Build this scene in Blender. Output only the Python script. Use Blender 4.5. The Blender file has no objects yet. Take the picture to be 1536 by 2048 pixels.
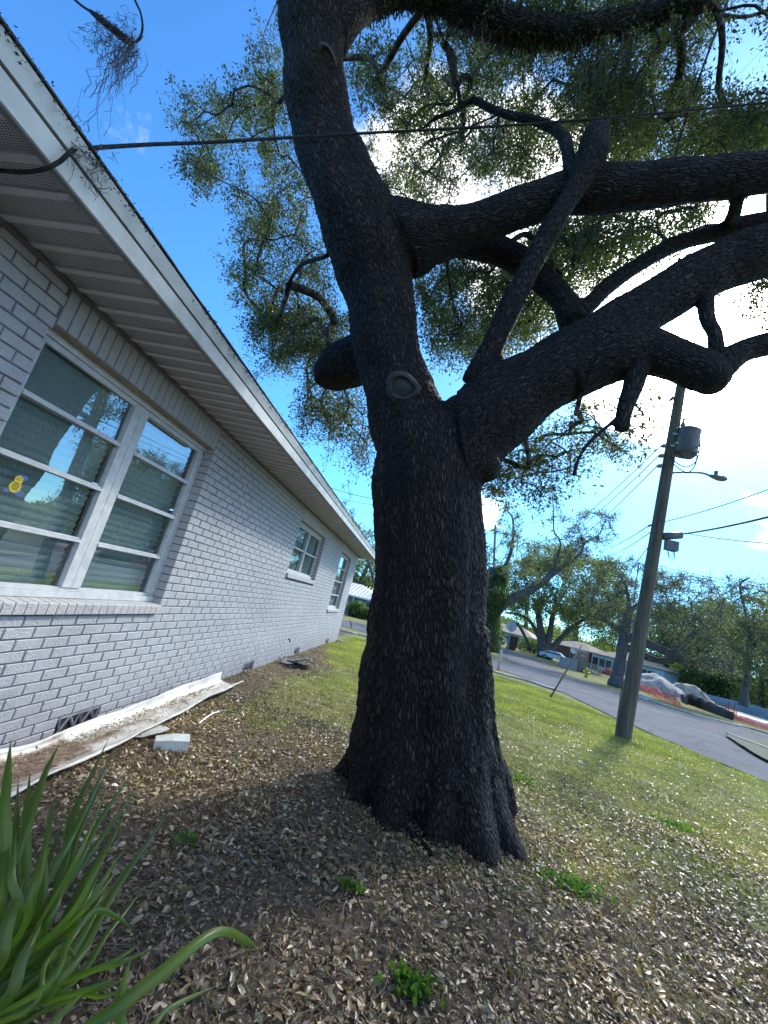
import bpy, math, random
import numpy as np
from mathutils import Vector, Matrix, noise as mn
random.seed(7); RNG = np.random.default_rng(7)
sc = bpy.context.scene
COL = sc.collection
# ---------------------------------------------------------------- camera
EYE = np.array([0., 0., 1.5]); FOC = 807.975; CX, CY = 768., 1024.
_z = np.array([882., -3564., FOC]); _z /= np.linalg.norm(_z)
_y = np.array([68., 200., FOC]); _y /= np.linalg.norm(_y)
_x = np.cross(_y, _z)
RW = np.array([_x, _y, _z])
cam = bpy.data.cameras.new('camera'); camo = bpy.data.objects.new('camera', cam); COL.objects.link(camo)
cam.sensor_fit = 'VERTICAL'; cam.sensor_height = 36; cam.lens = 36 * FOC / 2048
cam.clip_start = .02; cam.clip_end = 3000
_r, _d, _f = RW[:, 0], RW[:, 1], RW[:, 2]
camo.matrix_world = Matrix(((_r[0], -_d[0], -_f[0], EYE[0]), (_r[1], -_d[1], -_f[1], EYE[1]), (_r[2], -_d[2], -_f[2], EYE[2]), (0, 0, 0, 1)))
sc.camera = camo
def ray(px, py):
    v = RW @ np.array([px - CX, py - CY, FOC]); return v / np.linalg.norm(v)
def at(px, py, Y):                       # the point seen at a pixel in the upright plane y = Y
    v = ray(px, py); return EYE + v * (Y / v[1])
def atx(px, py, X):
    v = ray(px, py); return EYE + v * (X / v[0])
def atz(px, py, z):
    v = ray(px, py); return EYE + v * ((z - EYE[2]) / v[2])
def depth(P): return float((np.asarray(P) - EYE) @ _f)
def proj(P):
    P = np.atleast_2d(P) - EYE; c = P @ RW
    return np.stack([CX + FOC * c[:, 0] / c[:, 2], CY + FOC * c[:, 1] / c[:, 2]], 1), c[:, 2]
def gz(x, y):                            # the ground falls gently away beyond the lawn
    return -.018 * np.clip(np.hypot(x, y) - 12, 0, 43)
def G(px, py):
    z = 0.
    for _ in range(60):
        p = atz(px, py, z) if ray(px, py)[2] < -.002 else EYE + ray(px, py) * 150
        z = .5 * z + .5 * float(gz(p[0], p[1]))
    p[2] = float(gz(p[0], p[1])); return p
# ---------------------------------------------------------------- sky, sun, exposure
SUN = ray(1462, 640); SEL = math.asin(SUN[2]); SAZ = math.atan2(SUN[0], SUN[1])
w = bpy.data.worlds.new('World'); sc.world = w; w.use_nodes = True
nt = w.node_tree; N = nt.nodes; LK = nt.links; N.clear()
out = N.new('ShaderNodeOutputWorld'); bg = N.new('ShaderNodeBackground'); bg.inputs[1].default_value = .13
sky = N.new('ShaderNodeTexSky'); sky.sky_type = 'NISHITA'; sky.sun_disc = False
sky.sun_elevation = SEL; sky.sun_rotation = SAZ; sky.air_density = 1.0; sky.dust_density = .1; sky.ozone_density = 3.5
def math_n(nt, op, a, b=None, c=None, clamp=False):
    n = nt.nodes.new('ShaderNodeMath'); n.operation = op; n.use_clamp = clamp
    for i, v in enumerate((a, b, c)):
        if v is None: continue
        if isinstance(v, (int, float)): n.inputs[i].default_value = v
        else: nt.links.new(v, n.inputs[i])
    return n.outputs[0]
tc = N.new('ShaderNodeTexCoord'); nrm = N.new('ShaderNodeVectorMath'); nrm.operation = 'NORMALIZE'
LK.new(tc.outputs['Generated'], nrm.inputs[0])
def dot_to(d):
    n = N.new('ShaderNodeVectorMath'); n.operation = 'DOT_PRODUCT'; LK.new(nrm.outputs[0], n.inputs[0]); n.inputs[1].default_value = tuple(d); return n.outputs['Value']
sd = dot_to(SUN)
def unit0(v): v = np.array(v, float); return v / np.linalg.norm(v)
mp = N.new('ShaderNodeMapping'); mp.inputs['Scale'].default_value = (1.6, 1.6, 3.2); LK.new(nrm.outputs[0], mp.inputs[0])
nz = N.new('ShaderNodeTexNoise'); nz.inputs['Scale'].default_value = 2.1; nz.inputs['Detail'].default_value = 9; nz.inputs['Roughness'].default_value = .6; nz.inputs['Distortion'].default_value = .35
LK.new(mp.outputs[0], nz.inputs['Vector'])
banks = [(SUN, .965, .992, .50), (ray(1390, 790), .974, .997, .28), (ray(1390, 1010), .975, .993, -.16), (ray(1500, 1045), .9955, .9992, .30), (ray(1010, 1000), .992, .999, .24), (ray(980, 400), .955, .99, .26), (ray(1180, 560), .95, .99, .26), (ray(1330, 330), .975, .992, .14), (ray(1520, 90), .965, .992, -.25), (ray(800, 300), .985, .996, .16), (unit0((.9, -.15, .40)), .35, .95, .22), (unit0((.2, -.8, .5)), .5, .95, .14), (ray(1200, 1180), .95, .99, -.2)]  # broad bank out of view at right is added to brighten the wall
acc = math_n(nt, 'SUBTRACT', nz.outputs['Fac'], .06)
for d, lo, hi, s in banks:
    mr = N.new('ShaderNodeMapRange'); mr.interpolation_type = 'SMOOTHSTEP'; LK.new(dot_to(d), mr.inputs[0]); mr.inputs[1].default_value = lo; mr.inputs[2].default_value = hi; mr.inputs[4].default_value = s
    acc = math_n(nt, 'ADD', acc, mr.outputs[0])
cl = N.new('ShaderNodeMapRange'); cl.interpolation_type = 'SMOOTHSTEP'; LK.new(acc, cl.inputs[0]); cl.inputs[1].default_value = .62; cl.inputs[2].default_value = .84
glow = math_n(nt, 'POWER', math_n(nt, 'MAXIMUM', sd, 0.), 40.)
glow2 = math_n(nt, 'POWER', math_n(nt, 'MAXIMUM', sd, 0.), 6.)
cstr = math_n(nt, 'ADD', math_n(nt, 'ADD', math_n(nt, 'MULTIPLY', glow, 55.), math_n(nt, 'MULTIPLY', glow2, 5.)), 8.)
cc = N.new('ShaderNodeVectorMath'); cc.operation = 'SCALE'; cc.inputs[0].default_value = (1., 1.0, 1.0); LK.new(cstr, cc.inputs['Scale'])
tint = N.new('ShaderNodeMix'); tint.data_type = 'RGBA'; tint.blend_type = 'MULTIPLY'; tint.inputs['Factor'].default_value = 1; LK.new(sky.outputs[0], tint.inputs['A']); tint.inputs['B'].default_value = (.45, .92, 1.26, 1)
mx = N.new('ShaderNodeMix'); mx.data_type = 'RGBA'; LK.new(cl.outputs[0], mx.inputs['Factor']); hz_ = N.new('ShaderNodeVectorMath'); hz_.operation = 'SCALE'; hz_.inputs[0].default_value = (.70, .98, 1.15); LK.new(math_n(nt, 'ADD', math_n(nt, 'MULTIPLY', math_n(nt, 'POWER', math_n(nt, 'MAXIMUM', sd, 0.), 9.), 1.9), math_n(nt, 'MULTIPLY', glow, 6.)), hz_.inputs['Scale'])
ha = N.new('ShaderNodeMix'); ha.data_type = 'RGBA'; ha.blend_type = 'ADD'; ha.inputs['Factor'].default_value = 1; LK.new(tint.outputs['Result'], ha.inputs['A']); LK.new(hz_.outputs[0], ha.inputs['B']); LK.new(ha.outputs['Result'], mx.inputs['A']); LK.new(cc.outputs[0], mx.inputs['B'])
LK.new(mx.outputs['Result'], bg.inputs[0]); LK.new(bg.outputs[0], out.inputs[0])
sl = bpy.data.lights.new('sun', 'SUN'); sl.energy = 1.7; sl.angle = math.radians(5); sl.color = (1, .95, .86)
so = bpy.data.objects.new('sun', sl); COL.objects.link(so); so.rotation_mode = 'QUATERNION'
so.rotation_quaternion = Vector(SUN).to_track_quat('Z', 'Y')
sc.view_settings.view_transform = 'Standard'; sc.view_settings.look = 'None'; sc.view_settings.gamma = 1; sc.view_settings.use_curve_mapping = False
sc.view_settings.exposure = 1.12
sc.cycles.max_bounces = 6; sc.cycles.transparent_max_bounces = 8; sc.cycles.diffuse_bounces = 3; sc.cycles.glossy_bounces = 3
# ---------------------------------------------------------------- materials
def new_mat(name):
    m = bpy.data.materials.new(name); m.use_nodes = True; n = m.node_tree; b = n.nodes['Principled BSDF']; return m, n, b
def ramp(n, fac, stops):
    r = n.nodes.new('ShaderNodeValToRGB'); n.links.new(fac, r.inputs[0]); e = r.color_ramp.elements
    while len(e) < len(stops): e.new(.5)
    for k, (p, c) in enumerate(stops): e[k].position = p; e[k].color = (*c, 1)
    return r.outputs[0]
def tnoise(n, scale, detail=5, rough=.55, vec=None, dist=0.):
    t = n.nodes.new('ShaderNodeTexNoise'); t.inputs['Scale'].default_value = scale; t.inputs['Detail'].default_value = detail
    t.inputs['Roughness'].default_value = rough; t.inputs['Distortion'].default_value = dist
    if vec is None: vec = objc(n)
    n.links.new(vec, t.inputs['Vector']); return t.outputs['Fac']
def objc(n):
    k = n.nodes.get('OC') or n.nodes.new('ShaderNodeTexCoord'); k.name = 'OC'; return k.outputs['Object']
def geo(n):
    k = n.nodes.get('GE') or n.nodes.new('ShaderNodeNewGeometry'); k.name = 'GE'; return k
def mixc(n, f, a, b, mode='MIX'):
    k = n.nodes.new('ShaderNodeMix'); k.data_type = 'RGBA'; k.blend_type = mode
    for s, v in (('Factor', f), ('A', a), ('B', b)):
        if isinstance(v, (int, float)): k.inputs[s].default_value = v
        elif isinstance(v, tuple): k.inputs[s].default_value = (*v, 1)
        else: n.links.new(v, k.inputs[s])
    return k.outputs['Result']
def bump(n, b, h, dist=.01, strength=1.):
    k = n.nodes.new('ShaderNodeBump'); k.inputs['Distance'].default_value = dist; k.inputs['Strength'].default_value = strength
    n.links.new(h, k.inputs['Height']); n.links.new(k.outputs[0], b.inputs['Normal'])
def simple(name, a, b2=None, scale=6., rough=.6, metal=0., bmp=0., bscale=40., spec=.5, lo=.35, hi=.65):
    m, n, b = new_mat(name); b2 = b2 or tuple(x * .75 for x in a)
    n.links.new(ramp(n, tnoise(n, scale, 6), [(lo, b2), (hi, a)]), b.inputs['Base Color'])
    b.inputs['Roughness'].default_value = rough; b.inputs['Metallic'].default_value = metal; b.inputs['Specular IOR Level'].default_value = spec
    if bmp: bump(n, b, tnoise(n, bscale, 4), bmp)
    return m
def paint_brick(name, base, world=True):
    m, n, b = new_mat(name); g = geo(n); pos = g.outputs['Position']
    oi = n.nodes.new('ShaderNodeObjectInfo')
    rnd = g.outputs['Random Per Island']
    c = ramp(n, tnoise(n, 9, 8, .65, pos), [(.3, tuple(x * .80 for x in base)), (.7, base)])
    c = mixc(n, math_n(n, 'MULTIPLY', rnd, .16), c, (.30, .31, .35))
    c = mixc(n, math_n(n, 'MULTIPLY', oi.outputs['Random'], .14), c, (.33, .34, .37))
    sx = n.nodes.new('ShaderNodeSeparateXYZ'); n.links.new(pos, sx.inputs[0])
    dirt = n.nodes.new('ShaderNodeMapRange'); n.links.new(math_n(n, 'ADD', sx.outputs['Z'], math_n(n, 'MULTIPLY', tnoise(n, 3, 5, .6, pos), .5)), dirt.inputs[0]); dirt.inputs[1].default_value = .75; dirt.inputs[2].default_value = .15; dirt.inputs[4].default_value = .55
    c = mixc(n, dirt.outputs[0], c, (.16, .15, .15))
    c = mixc(n, math_n(n, 'MULTIPLY', ramp(n, tnoise(n, .9, 7, .62, pos, .8), [(.42, (0, 0, 0)), (.68, (1, 1, 1))]), .30), c, (.27, .30, .33))
    st = ramp(n, tnoise(n, 22, 3, .7, pos, 1.5), [(.66, (0, 0, 0)), (.74, (1, 1, 1))])
    c = mixc(n, math_n(n, 'MULTIPLY', st, .18), c, (.2, .2, .23))
    n.links.new(c, b.inputs['Base Color']); b.inputs['Roughness'].default_value = .62
    h = math_n(n, 'ADD', math_n(n, 'MULTIPLY', tnoise(n, 26, 5, .6, pos, 2.2), 1.), math_n(n, 'MULTIPLY', tnoise(n, 150, 2, .5, pos), .2))
    bump(n, b, h, .010, .9); return m
M = {}
M['brick'] = paint_brick('painted_brick', (.50, .515, .54))
M['brick_sill'] = paint_brick('painted_sill_brick', (.55, .55, .53))
M['mortar'] = simple('painted_mortar', (.17, .175, .20), (.10, .105, .12), 7, .9, bmp=.004)
M['soffit'] = None
M['white_metal'] = simple('white_enamel', (.62, .65, .62), (.46, .49, .46), 5, .4, bmp=.0008, bscale=12)
M['frame'] = simple('window_frame_paint', (.60, .63, .64), (.48, .51, .52), 14, .45)
M['steel'] = simple('stained_lintel', (.34, .31, .22), (.22, .17, .12), 12, .7, lo=.3, hi=.7)
M['blind'] = simple('blind_slats', (.52, .56, .56), (.44, .48, .48), 3, .6)
M['dark'] = simple('black_and_shade', (.012, .012, .014), None, 3, .9)  # near-black: painted shade in fascia groove and vents, also a black handle
M['shingle'] = simple('roof_shingle', (.12, .11, .10), (.05, .05, .05), 30, .9, bmp=.01, bscale=60)
M['tan_shingle'] = simple('grey_tan_roof', (.24, .21, .18), (.17, .15, .13), 3, .9)
M['asphalt'] = None
M['concrete'] = simple('concrete', (.42, .42, .40), (.30, .30, .28), 3, .85, bmp=.004)
M['pole'] = None
M['rubber'] = simple('black_cable_sheath', (.012, .012, .014), (.03, .03, .03), 20, .8, spec=.2)
M['wire'] = simple('wire_metal', (.10, .10, .11), None, 20, .5, .2)
M['galv'] = simple('galvanised_steel', (.28, .30, .32), (.18, .19, .2), 9, .45, .4)
M['grey_paint'] = simple('grey_transformer_paint', (.13, .15, .17), (.09, .105, .12), 5, .45)
M['sign_back'] = simple('sign_aluminium', (.36, .39, .44), (.28, .30, .33), 5, .35, .3)
M['post_white'] = simple('pale_post', (.50, .52, .48), (.36, .38, .33), 10, .6)
M['stake'] = simple('stake_wood', (.26, .20, .13), (.13, .10, .07), 14, .8)
M['yellow'] = simple('hydrant_yellow', (.55, .46, .05), (.35, .28, .03), 8, .5)
M['tan'] = simple('tan_plastic', (.23, .18, .14), (.18, .14, .11), 3, .5)
M['tan_light'] = simple('pale_plastic', (.38, .36, .30), None, 3, .5)
M['blue_wall'] = simple('pale_blue_siding', (.48, .66, .82), (.42, .58, .74), 2, .7)
M['red_brick'] = simple('far_red_brick', (.22, .10, .07), (.14, .07, .05), 5, .85)
M['white_far'] = simple('white_siding', (.6, .62, .62), None, 2, .7)
M['car_white'] = simple('white_car_paint', (.62, .66, .70), None, 2, .25)
M['car_dark'] = simple('dark_trim', (.02, .02, .022), None, 2, .4)
M['car_silver'] = simple('silver_car_paint', (.25, .29, .30), None, 2, .3, .4)
M['bin'] = simple('bin_plastic', (.02, .02, .025), None, 2, .5)
M['bin_brown'] = simple('brown_bin', (.035, .02, .016), None, 2, .5)
M['sand'] = simple('sand_heap', (.42, .38, .33), (.20, .18, .15), 1.5, .95, bmp=.05, bscale=4)
M['tarp'] = simple('grey_mesh_tarp', (.30, .31, .31), (.20, .20, .20), 1.2, .8, bmp=.1, bscale=1.2)
M['orange'] = simple('orange_plastic_mesh', (.75, .14, .06), (.6, .09, .04), 3, .6)
M['black_fabric'] = simple('black_silt_fabric', (.018, .018, .02), None, 3, .7)
M['blue_fabric'] = simple('blue_grey_sheeting', (.16, .24, .32), (.11, .17, .23), 1, .5)
M['red_soil'] = simple('red_mulch', (.26, .09, .07), (.16, .06, .05), 2, .9)
M['shed'] = simple('slate_siding', (.13, .17, .22), None, 2, .8)
M['slab'] = simple('broken_dark_slab', (.16, .17, .19), (.08, .085, .10), 9, .7, bmp=.01)
M['moss'] = simple('spanish_moss_grey', (.11, .12, .10), (.06, .065, .055), 9, .9)
def m_glass(name, refl):
    m, n, b = new_mat(name); n.nodes.remove(b); o = n.nodes['Material Output']
    gl = n.nodes.new('ShaderNodeBsdfGlossy'); gl.inputs['Roughness'].default_value = .004; gl.inputs['Color'].default_value = (.80, .82, .83, 1)
    tr = n.nodes.new('ShaderNodeBsdfTransparent'); tr.inputs['Color'].default_value = (.86, .93, .93, 1)
    lw_ = n.nodes.new('ShaderNodeLayerWeight'); lw_.inputs[0].default_value = .5
    bp = n.nodes.new('ShaderNodeBump'); bp.inputs['Distance'].default_value = .0007; n.links.new(tnoise(n, 2.2, 2, .5, geo(n).outputs['Position']), bp.inputs['Height']); n.links.new(bp.outputs[0], gl.inputs['Normal'])
    f = math_n(n, 'ADD', math_n(n, 'MULTIPLY', math_n(n, 'POWER', lw_.outputs['Facing'], 4.), .5), refl, clamp=True); f = math_n(n, 'MULTIPLY', f, math_n(n, 'SUBTRACT', 1., geo(n).outputs['Backfacing']))
    ms = n.nodes.new('ShaderNodeMixShader'); n.links.new(f, ms.inputs[0]); n.links.new(tr.outputs[0], ms.inputs[1]); n.links.new(gl.outputs[0], ms.inputs[2]); n.links.new(ms.outputs[0], o.inputs[0]); return m
M['glass'] = m_glass('window_glass', .25)
M['far_glass'] = simple('dark_far_glass', (.05, .07, .09), None, 2, .15)
def m_soffit():
    m, n, b = new_mat('perforated_soffit_vinyl'); pos = geo(n).outputs['Position']
    s = n.nodes.new('ShaderNodeSeparateXYZ'); n.links.new(pos, s.inputs[0])
    u = math_n(n, 'MULTIPLY', s.outputs['X'], 62.); v = math_n(n, 'MULTIPLY', s.outputs['Y'], 100.)
    du = math_n(n, 'SUBTRACT', math_n(n, 'FRACT', u), .5); dv = math_n(n, 'SUBTRACT', math_n(n, 'FRACT', v), .5)
    r = math_n(n, 'SQRT', math_n(n, 'ADD', math_n(n, 'MULTIPLY', du, du), math_n(n, 'MULTIPLY', math_n(n, 'MULTIPLY', dv, dv), .6)))
    hole = math_n(n, 'LESS_THAN', r, .33)
    att = n.nodes.new('ShaderNodeAttribute'); att.attribute_name = 'perf'
    hole = math_n(n, 'MULTIPLY', hole, att.outputs['Fac'])
    c = ramp(n, tnoise(n, 4, 4, .6, pos), [(.3, (.45, .43, .43)), (.7, (.54, .51, .51))])
    n.links.new(mixc(n, hole, c, (.012, .012, .012)), b.inputs['Base Color']); b.inputs['Roughness'].default_value = .55; return m
M['soffit'] = m_soffit()
def m_bark(name, cols, sc_=30., dist=.02, attr=True, edge=.13):
    m, n, b = new_mat(name)
    if attr:
        a = n.nodes.new('ShaderNodeAttribute'); a.attribute_name = 'bark'; v = a.outputs['Vector']
    else:
        mp = n.nodes.new('ShaderNodeMapping'); mp.inputs['Scale'].default_value = (1, 1, .3); n.links.new(objc(n), mp.inputs[0]); v = mp.outputs[0]
    dn = n.nodes.new('ShaderNodeTexNoise'); dn.inputs['Scale'].default_value = sc_ * .35; dn.inputs['Detail'].default_value = 3; n.links.new(v, dn.inputs['Vector'])
    ad = n.nodes.new('ShaderNodeVectorMath'); ad.operation = 'MULTIPLY_ADD'; n.links.new(dn.outputs['Color'], ad.inputs[0]); ad.inputs[1].default_value = (.7 / sc_,) * 3; n.links.new(v, ad.inputs[2])
    vo = n.nodes.new('ShaderNodeTexVoronoi'); vo.feature = 'DISTANCE_TO_EDGE'; vo.inputs['Scale'].default_value = sc_; n.links.new(ad.outputs[0], vo.inputs['Vector'])
    cell = n.nodes.new('ShaderNodeTexVoronoi'); cell.inputs['Scale'].default_value = sc_; n.links.new(ad.outputs[0], cell.inputs['Vector'])
    e = n.nodes.new('ShaderNodeMapRange'); e.interpolation_type = 'SMOOTHSTEP'; n.links.new(vo.outputs[0], e.inputs[0]); e.inputs[1].default_value = .015; e.inputs[2].default_value = edge * 2.1
    fine = tnoise(n, sc_ * 5, 4, .6, v)
    pos = geo(n).outputs['Position']
    base = ramp(n, tnoise(n, 1.3, 5, .6, pos), [(.3, cols[1]), (.7, cols[2])])
    base = mixc(n, math_n(n, 'MULTIPLY', ramp(n, tnoise(n, 3.1, 6, .65, pos), [(.52, (0, 0, 0)), (.66, (1, 1, 1))]), .35), base, cols[3])
    base = mixc(n, math_n(n, 'MULTIPLY', fine, .5), base, tuple(x * .5 for x in cols[1]))
    sv = n.nodes.new('ShaderNodeSeparateXYZ'); n.links.new(cell.outputs['Color'], sv.inputs[0])
    base = mixc(n, math_n(n, 'MULTIPLY', math_n(n, 'POWER', sv.outputs['X'], 2.5), .8), base, tuple(min(1, x * 3.2) for x in cols[2]))  # random flakes lightened, highlights painted into the bark colour
    n.links.new(mixc(n, e.outputs[0], cols[0], base), b.inputs['Base Color'])
    b.inputs['Roughness'].default_value = .75; b.inputs['Specular IOR Level'].default_value = .35
    big = tnoise(n, 3.0, 5, .6, v)
    h = math_n(n, 'ADD', math_n(n, 'ADD', e.outputs[0], math_n(n, 'MULTIPLY', big, 1.6)), math_n(n, 'ADD', math_n(n, 'MULTIPLY', fine, .25), math_n(n, 'MULTIPLY', sv.outputs['Y'], .35)))
    bump(n, b, h, dist, 1.); return m
M['bark'] = m_bark('oak_bark', [(.0018, .0013, .0011), (.010, .007, .0055), (.028, .0195, .015), (.024, .025, .018)], 46., .030)
M['bark2'] = m_bark('twig_bark', [(.02, .02, .02), (.06, .055, .05), (.09, .085, .08), (.09, .1, .08)], 8., .01, False)
M['bark_far'] = simple('hazed_far_bark', (.12, .115, .11), (.06, .056, .054), 2.5, .9, bmp=.03, bscale=9)  # greyer and lighter: distance haze painted into the bark colour
M['scar'] = simple('callus_wood', (.058, .053, .049), (.025, .023, .021), 14, .8, bmp=.006, bscale=30)
M['scar_in'] = simple('weathered_cut_wood', (.045, .05, .048), (.02, .022, .02), 9, .8, bmp=.006)
def m_pole():
    m, n, b = new_mat('treated_pole_wood'); mp = n.nodes.new('ShaderNodeMapping'); mp.inputs['Scale'].default_value = (14, 14, .7); n.links.new(objc(n), mp.inputs[0])
    c = ramp(n, tnoise(n, 1.6, 6, .65, mp.outputs[0]), [(.3, (.045, .042, .035)), (.52, (.11, .10, .08)), (.75, (.19, .17, .135))])
    g = ramp(n, tnoise(n, 1.2, 4, .6), [(.45, (0, 0, 0)), (.65, (1, 1, 1))]); c = mixc(n, math_n(n, 'MULTIPLY', g, .4), c, (.12, .15, .10))
    n.links.new(c, b.inputs['Base Color']); b.inputs['Roughness'].default_value = .85; bump(n, b, tnoise(n, 3, 6, .6, mp.outputs[0]), .02); return m
M['pole'] = m_pole()
def m_leaf(name, cols, trans=.45, rough=.45, twoway=True):
    m, n, b = new_mat(name); o = n.nodes['Material Output']; g = geo(n)
    r = g.outputs['Random Per Island']
    c = ramp(n, r, [(i / (len(cols) - 1) if len(cols) > 1 else 0, cc_) for i, cc_ in enumerate(cols)])
    if name == 'dead_oak_leaf':
        sx = n.nodes.new('ShaderNodeSeparateXYZ'); n.links.new(g.outputs['Position'], sx.inputs[0])
        mr = n.nodes.new('ShaderNodeMapRange'); n.links.new(math_n(n, 'ADD', sx.outputs['X'], math_n(n, 'MULTIPLY', tnoise(n, 1.5, 4, .6, g.outputs['Position']), 1.2)), mr.inputs[0]); mr.inputs[1].default_value = .2; mr.inputs[2].default_value = 1.9
        brown = ramp(n, r, [(0, (.09, .06, .042)), (.3, (.20, .145, .105)), (.55, (.30, .225, .165)), (.72, (.22, .13, .07)), (.85, (.44, .36, .27)), (1, (.58, .50, .40))]); c = mixc(n, mr.outputs[0], brown, c)
    cl = ramp(n, tnoise(n, .9, 3, .5, g.outputs['Position']), [(.35, (.62, .66, .62)), (.65, (1.25, 1.2, 1.0))]); c = mixc(n, 1., c, cl, 'MULTIPLY')
    n.links.new(c, b.inputs['Base Color']); b.inputs['Roughness'].default_value = rough
    if trans:
        t = n.nodes.new('ShaderNodeBsdfTranslucent'); n.links.new(mixc(n, 1., c, (1.9, 2.3, .7), 'MULTIPLY'), t.inputs['Color'])
        ms = n.nodes.new('ShaderNodeMixShader'); ms.inputs[0].default_value = trans; n.links.new(b.outputs[0], ms.inputs[1]); n.links.new(t.outputs[0], ms.inputs[2]); n.links.new(ms.outputs[0], o.inputs[0])
    return m
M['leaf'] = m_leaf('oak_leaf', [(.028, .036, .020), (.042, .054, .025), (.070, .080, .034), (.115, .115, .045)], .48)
M['leaf_far'] = m_leaf('hazed_far_leaf', [(.09, .12, .055), (.12, .155, .07), (.15, .17, .08), (.18, .16, .10)], .45, .6)  # lightened so that distance haze is put into the leaf colour
M['leaf_bare'] = m_leaf('sparse_grey_leaf', [(.14, .14, .11), (.17, .17, .125), (.15, .18, .09), (.19, .17, .14)], .35, .6)
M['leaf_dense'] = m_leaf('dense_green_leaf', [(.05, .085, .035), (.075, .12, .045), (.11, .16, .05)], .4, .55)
M['strap'] = m_leaf('strap_leaf', [(.035, .075, .018), (.065, .125, .024), (.11, .165, .03), (.22, .23, .06)], .46, .36)
M['weed'] = m_leaf('weed_leaf', [(.06, .12, .03), (.09, .17, .035)], .4, .45)
M['grass'] = m_leaf('grass_blade', [(.14, .17, .045), (.22, .25, .065), (.30, .30, .10), (.42, .36, .20)], .35, .5)
M['litter'] = m_leaf('dead_oak_leaf', [(.11, .072, .042), (.20, .135, .08), (.30, .21, .13), (.44, .35, .23), (.18, .10, .05), (.34, .20, .10), (.55, .46, .34)], .15, .40)
def litter_zone(n):                      # 0 = bare litter under the oak, 1 = lawn
    pos = geo(n).outputs['Position']; s = n.nodes.new('ShaderNodeSeparateXYZ'); n.links.new(pos, s.inputs[0])
    return pos, s
def m_ground():
    m, n, b = new_mat('yard_soil_and_turf'); a = n.nodes.new('ShaderNodeAttribute'); a.attribute_name = 'lawn'
    pos = geo(n).outputs['Position']
    soil = ramp(n, tnoise(n, 14, 8, .7, pos), [(.3, (.06, .045, .033)), (.55, (.15, .115, .085)), (.75, (.27, .22, .175))])
    turf = ramp(n, tnoise(n, 5, 8, .7, pos), [(.3, (.09, .09, .04)), (.5, (.19, .20, .07)), (.62, (.30, .26, .15)), (.75, (.36, .32, .22))])
    f = ramp(n, math_n(n, 'ADD', a.outputs['Fac'], math_n(n, 'MULTIPLY', math_n(n, 'SUBTRACT', tnoise(n, 3, 6, .7, pos), .5), 1.1)), [(.35, (0, 0, 0)), (.62, (1, 1, 1))])
    n.links.new(mixc(n, f, soil, turf), b.inputs['Base Color']); b.inputs['Roughness'].default_value = .95; b.inputs['Specular IOR Level'].default_value = .15
    bump(n, b, tnoise(n, 35, 6, .7, pos), .03); return m
M['ground'] = m_ground()
def m_asphalt():
    m, n, b = new_mat('worn_asphalt'); pos = geo(n).outputs['Position']
    c = ramp(n, tnoise(n, .6, 6, .6, pos), [(.3, (.085, .092, .105)), (.7, (.14, .148, .165))])
    c = mixc(n, math_n(n, 'MULTIPLY', tnoise(n, 60, 2, .6, pos), .4), c, (.19, .19, .195))
    k = n.nodes.new('ShaderNodeTexVoronoi'); k.feature = 'DISTANCE_TO_EDGE'; k.inputs['Scale'].default_value = .45
    dn = n.nodes.new('ShaderNodeTexNoise'); dn.inputs['Scale'].default_value = 1.5; dn.inputs['Detail'].default_value = 5; n.links.new(pos, dn.inputs['Vector'])
    ad = n.nodes.new('ShaderNodeVectorMath'); ad.operation = 'MULTIPLY_ADD'; n.links.new(dn.outputs['Color'], ad.inputs[0]); ad.inputs[1].default_value = (1.2,) * 3; n.links.new(pos, ad.inputs[2]); n.links.new(ad.outputs[0], k.inputs['Vector'])
    c = mixc(n, ramp(n, k.outputs[0], [(.004, (.6, .6, .6)), (.02, (0, 0, 0))]), c, (.035, .035, .038))
    n.links.new(c, b.inputs['Base Color']); b.inputs['Roughness'].default_value = .9; b.inputs['Specular IOR Level'].default_value = .12; bump(n, b, tnoise(n, 90, 3, .6, pos), .008); return m
M['asphalt'] = m_asphalt()
def m_gutter():
    m, n, b = new_mat('dirty_white_gutter'); a = n.nodes.new('ShaderNodeAttribute'); a.attribute_name = 'dirt'
    pos = geo(n).outputs['Position']; mp = n.nodes.new('ShaderNodeMapping'); mp.inputs['Scale'].default_value = (1.3, .5, 1); n.links.new(pos, mp.inputs[0])
    nn = tnoise(n, 9, 8, .7, mp.outputs[0], .6)
    f = ramp(n, math_n(n, 'ADD', a.outputs['Fac'], math_n(n, 'MULTIPLY', math_n(n, 'SUBTRACT', nn, .5), 1.5)), [(.35, (0, 0, 0)), (.75, (1, 1, 1))])
    c = ramp(n, tnoise(n, 6, 5, .6, pos), [(.3, (.38, .37, .34)), (.7, (.60, .59, .55))])
    d = ramp(n, tnoise(n, 30, 6, .7, pos), [(.3, (.05, .03, .018)), (.7, (.26, .18, .12))])
    n.links.new(mixc(n, f, c, d), b.inputs['Base Color']); b.inputs['Roughness'].default_value = .5; bump(n, b, nn, .004); return m
M['gutter'] = m_gutter()
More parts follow.
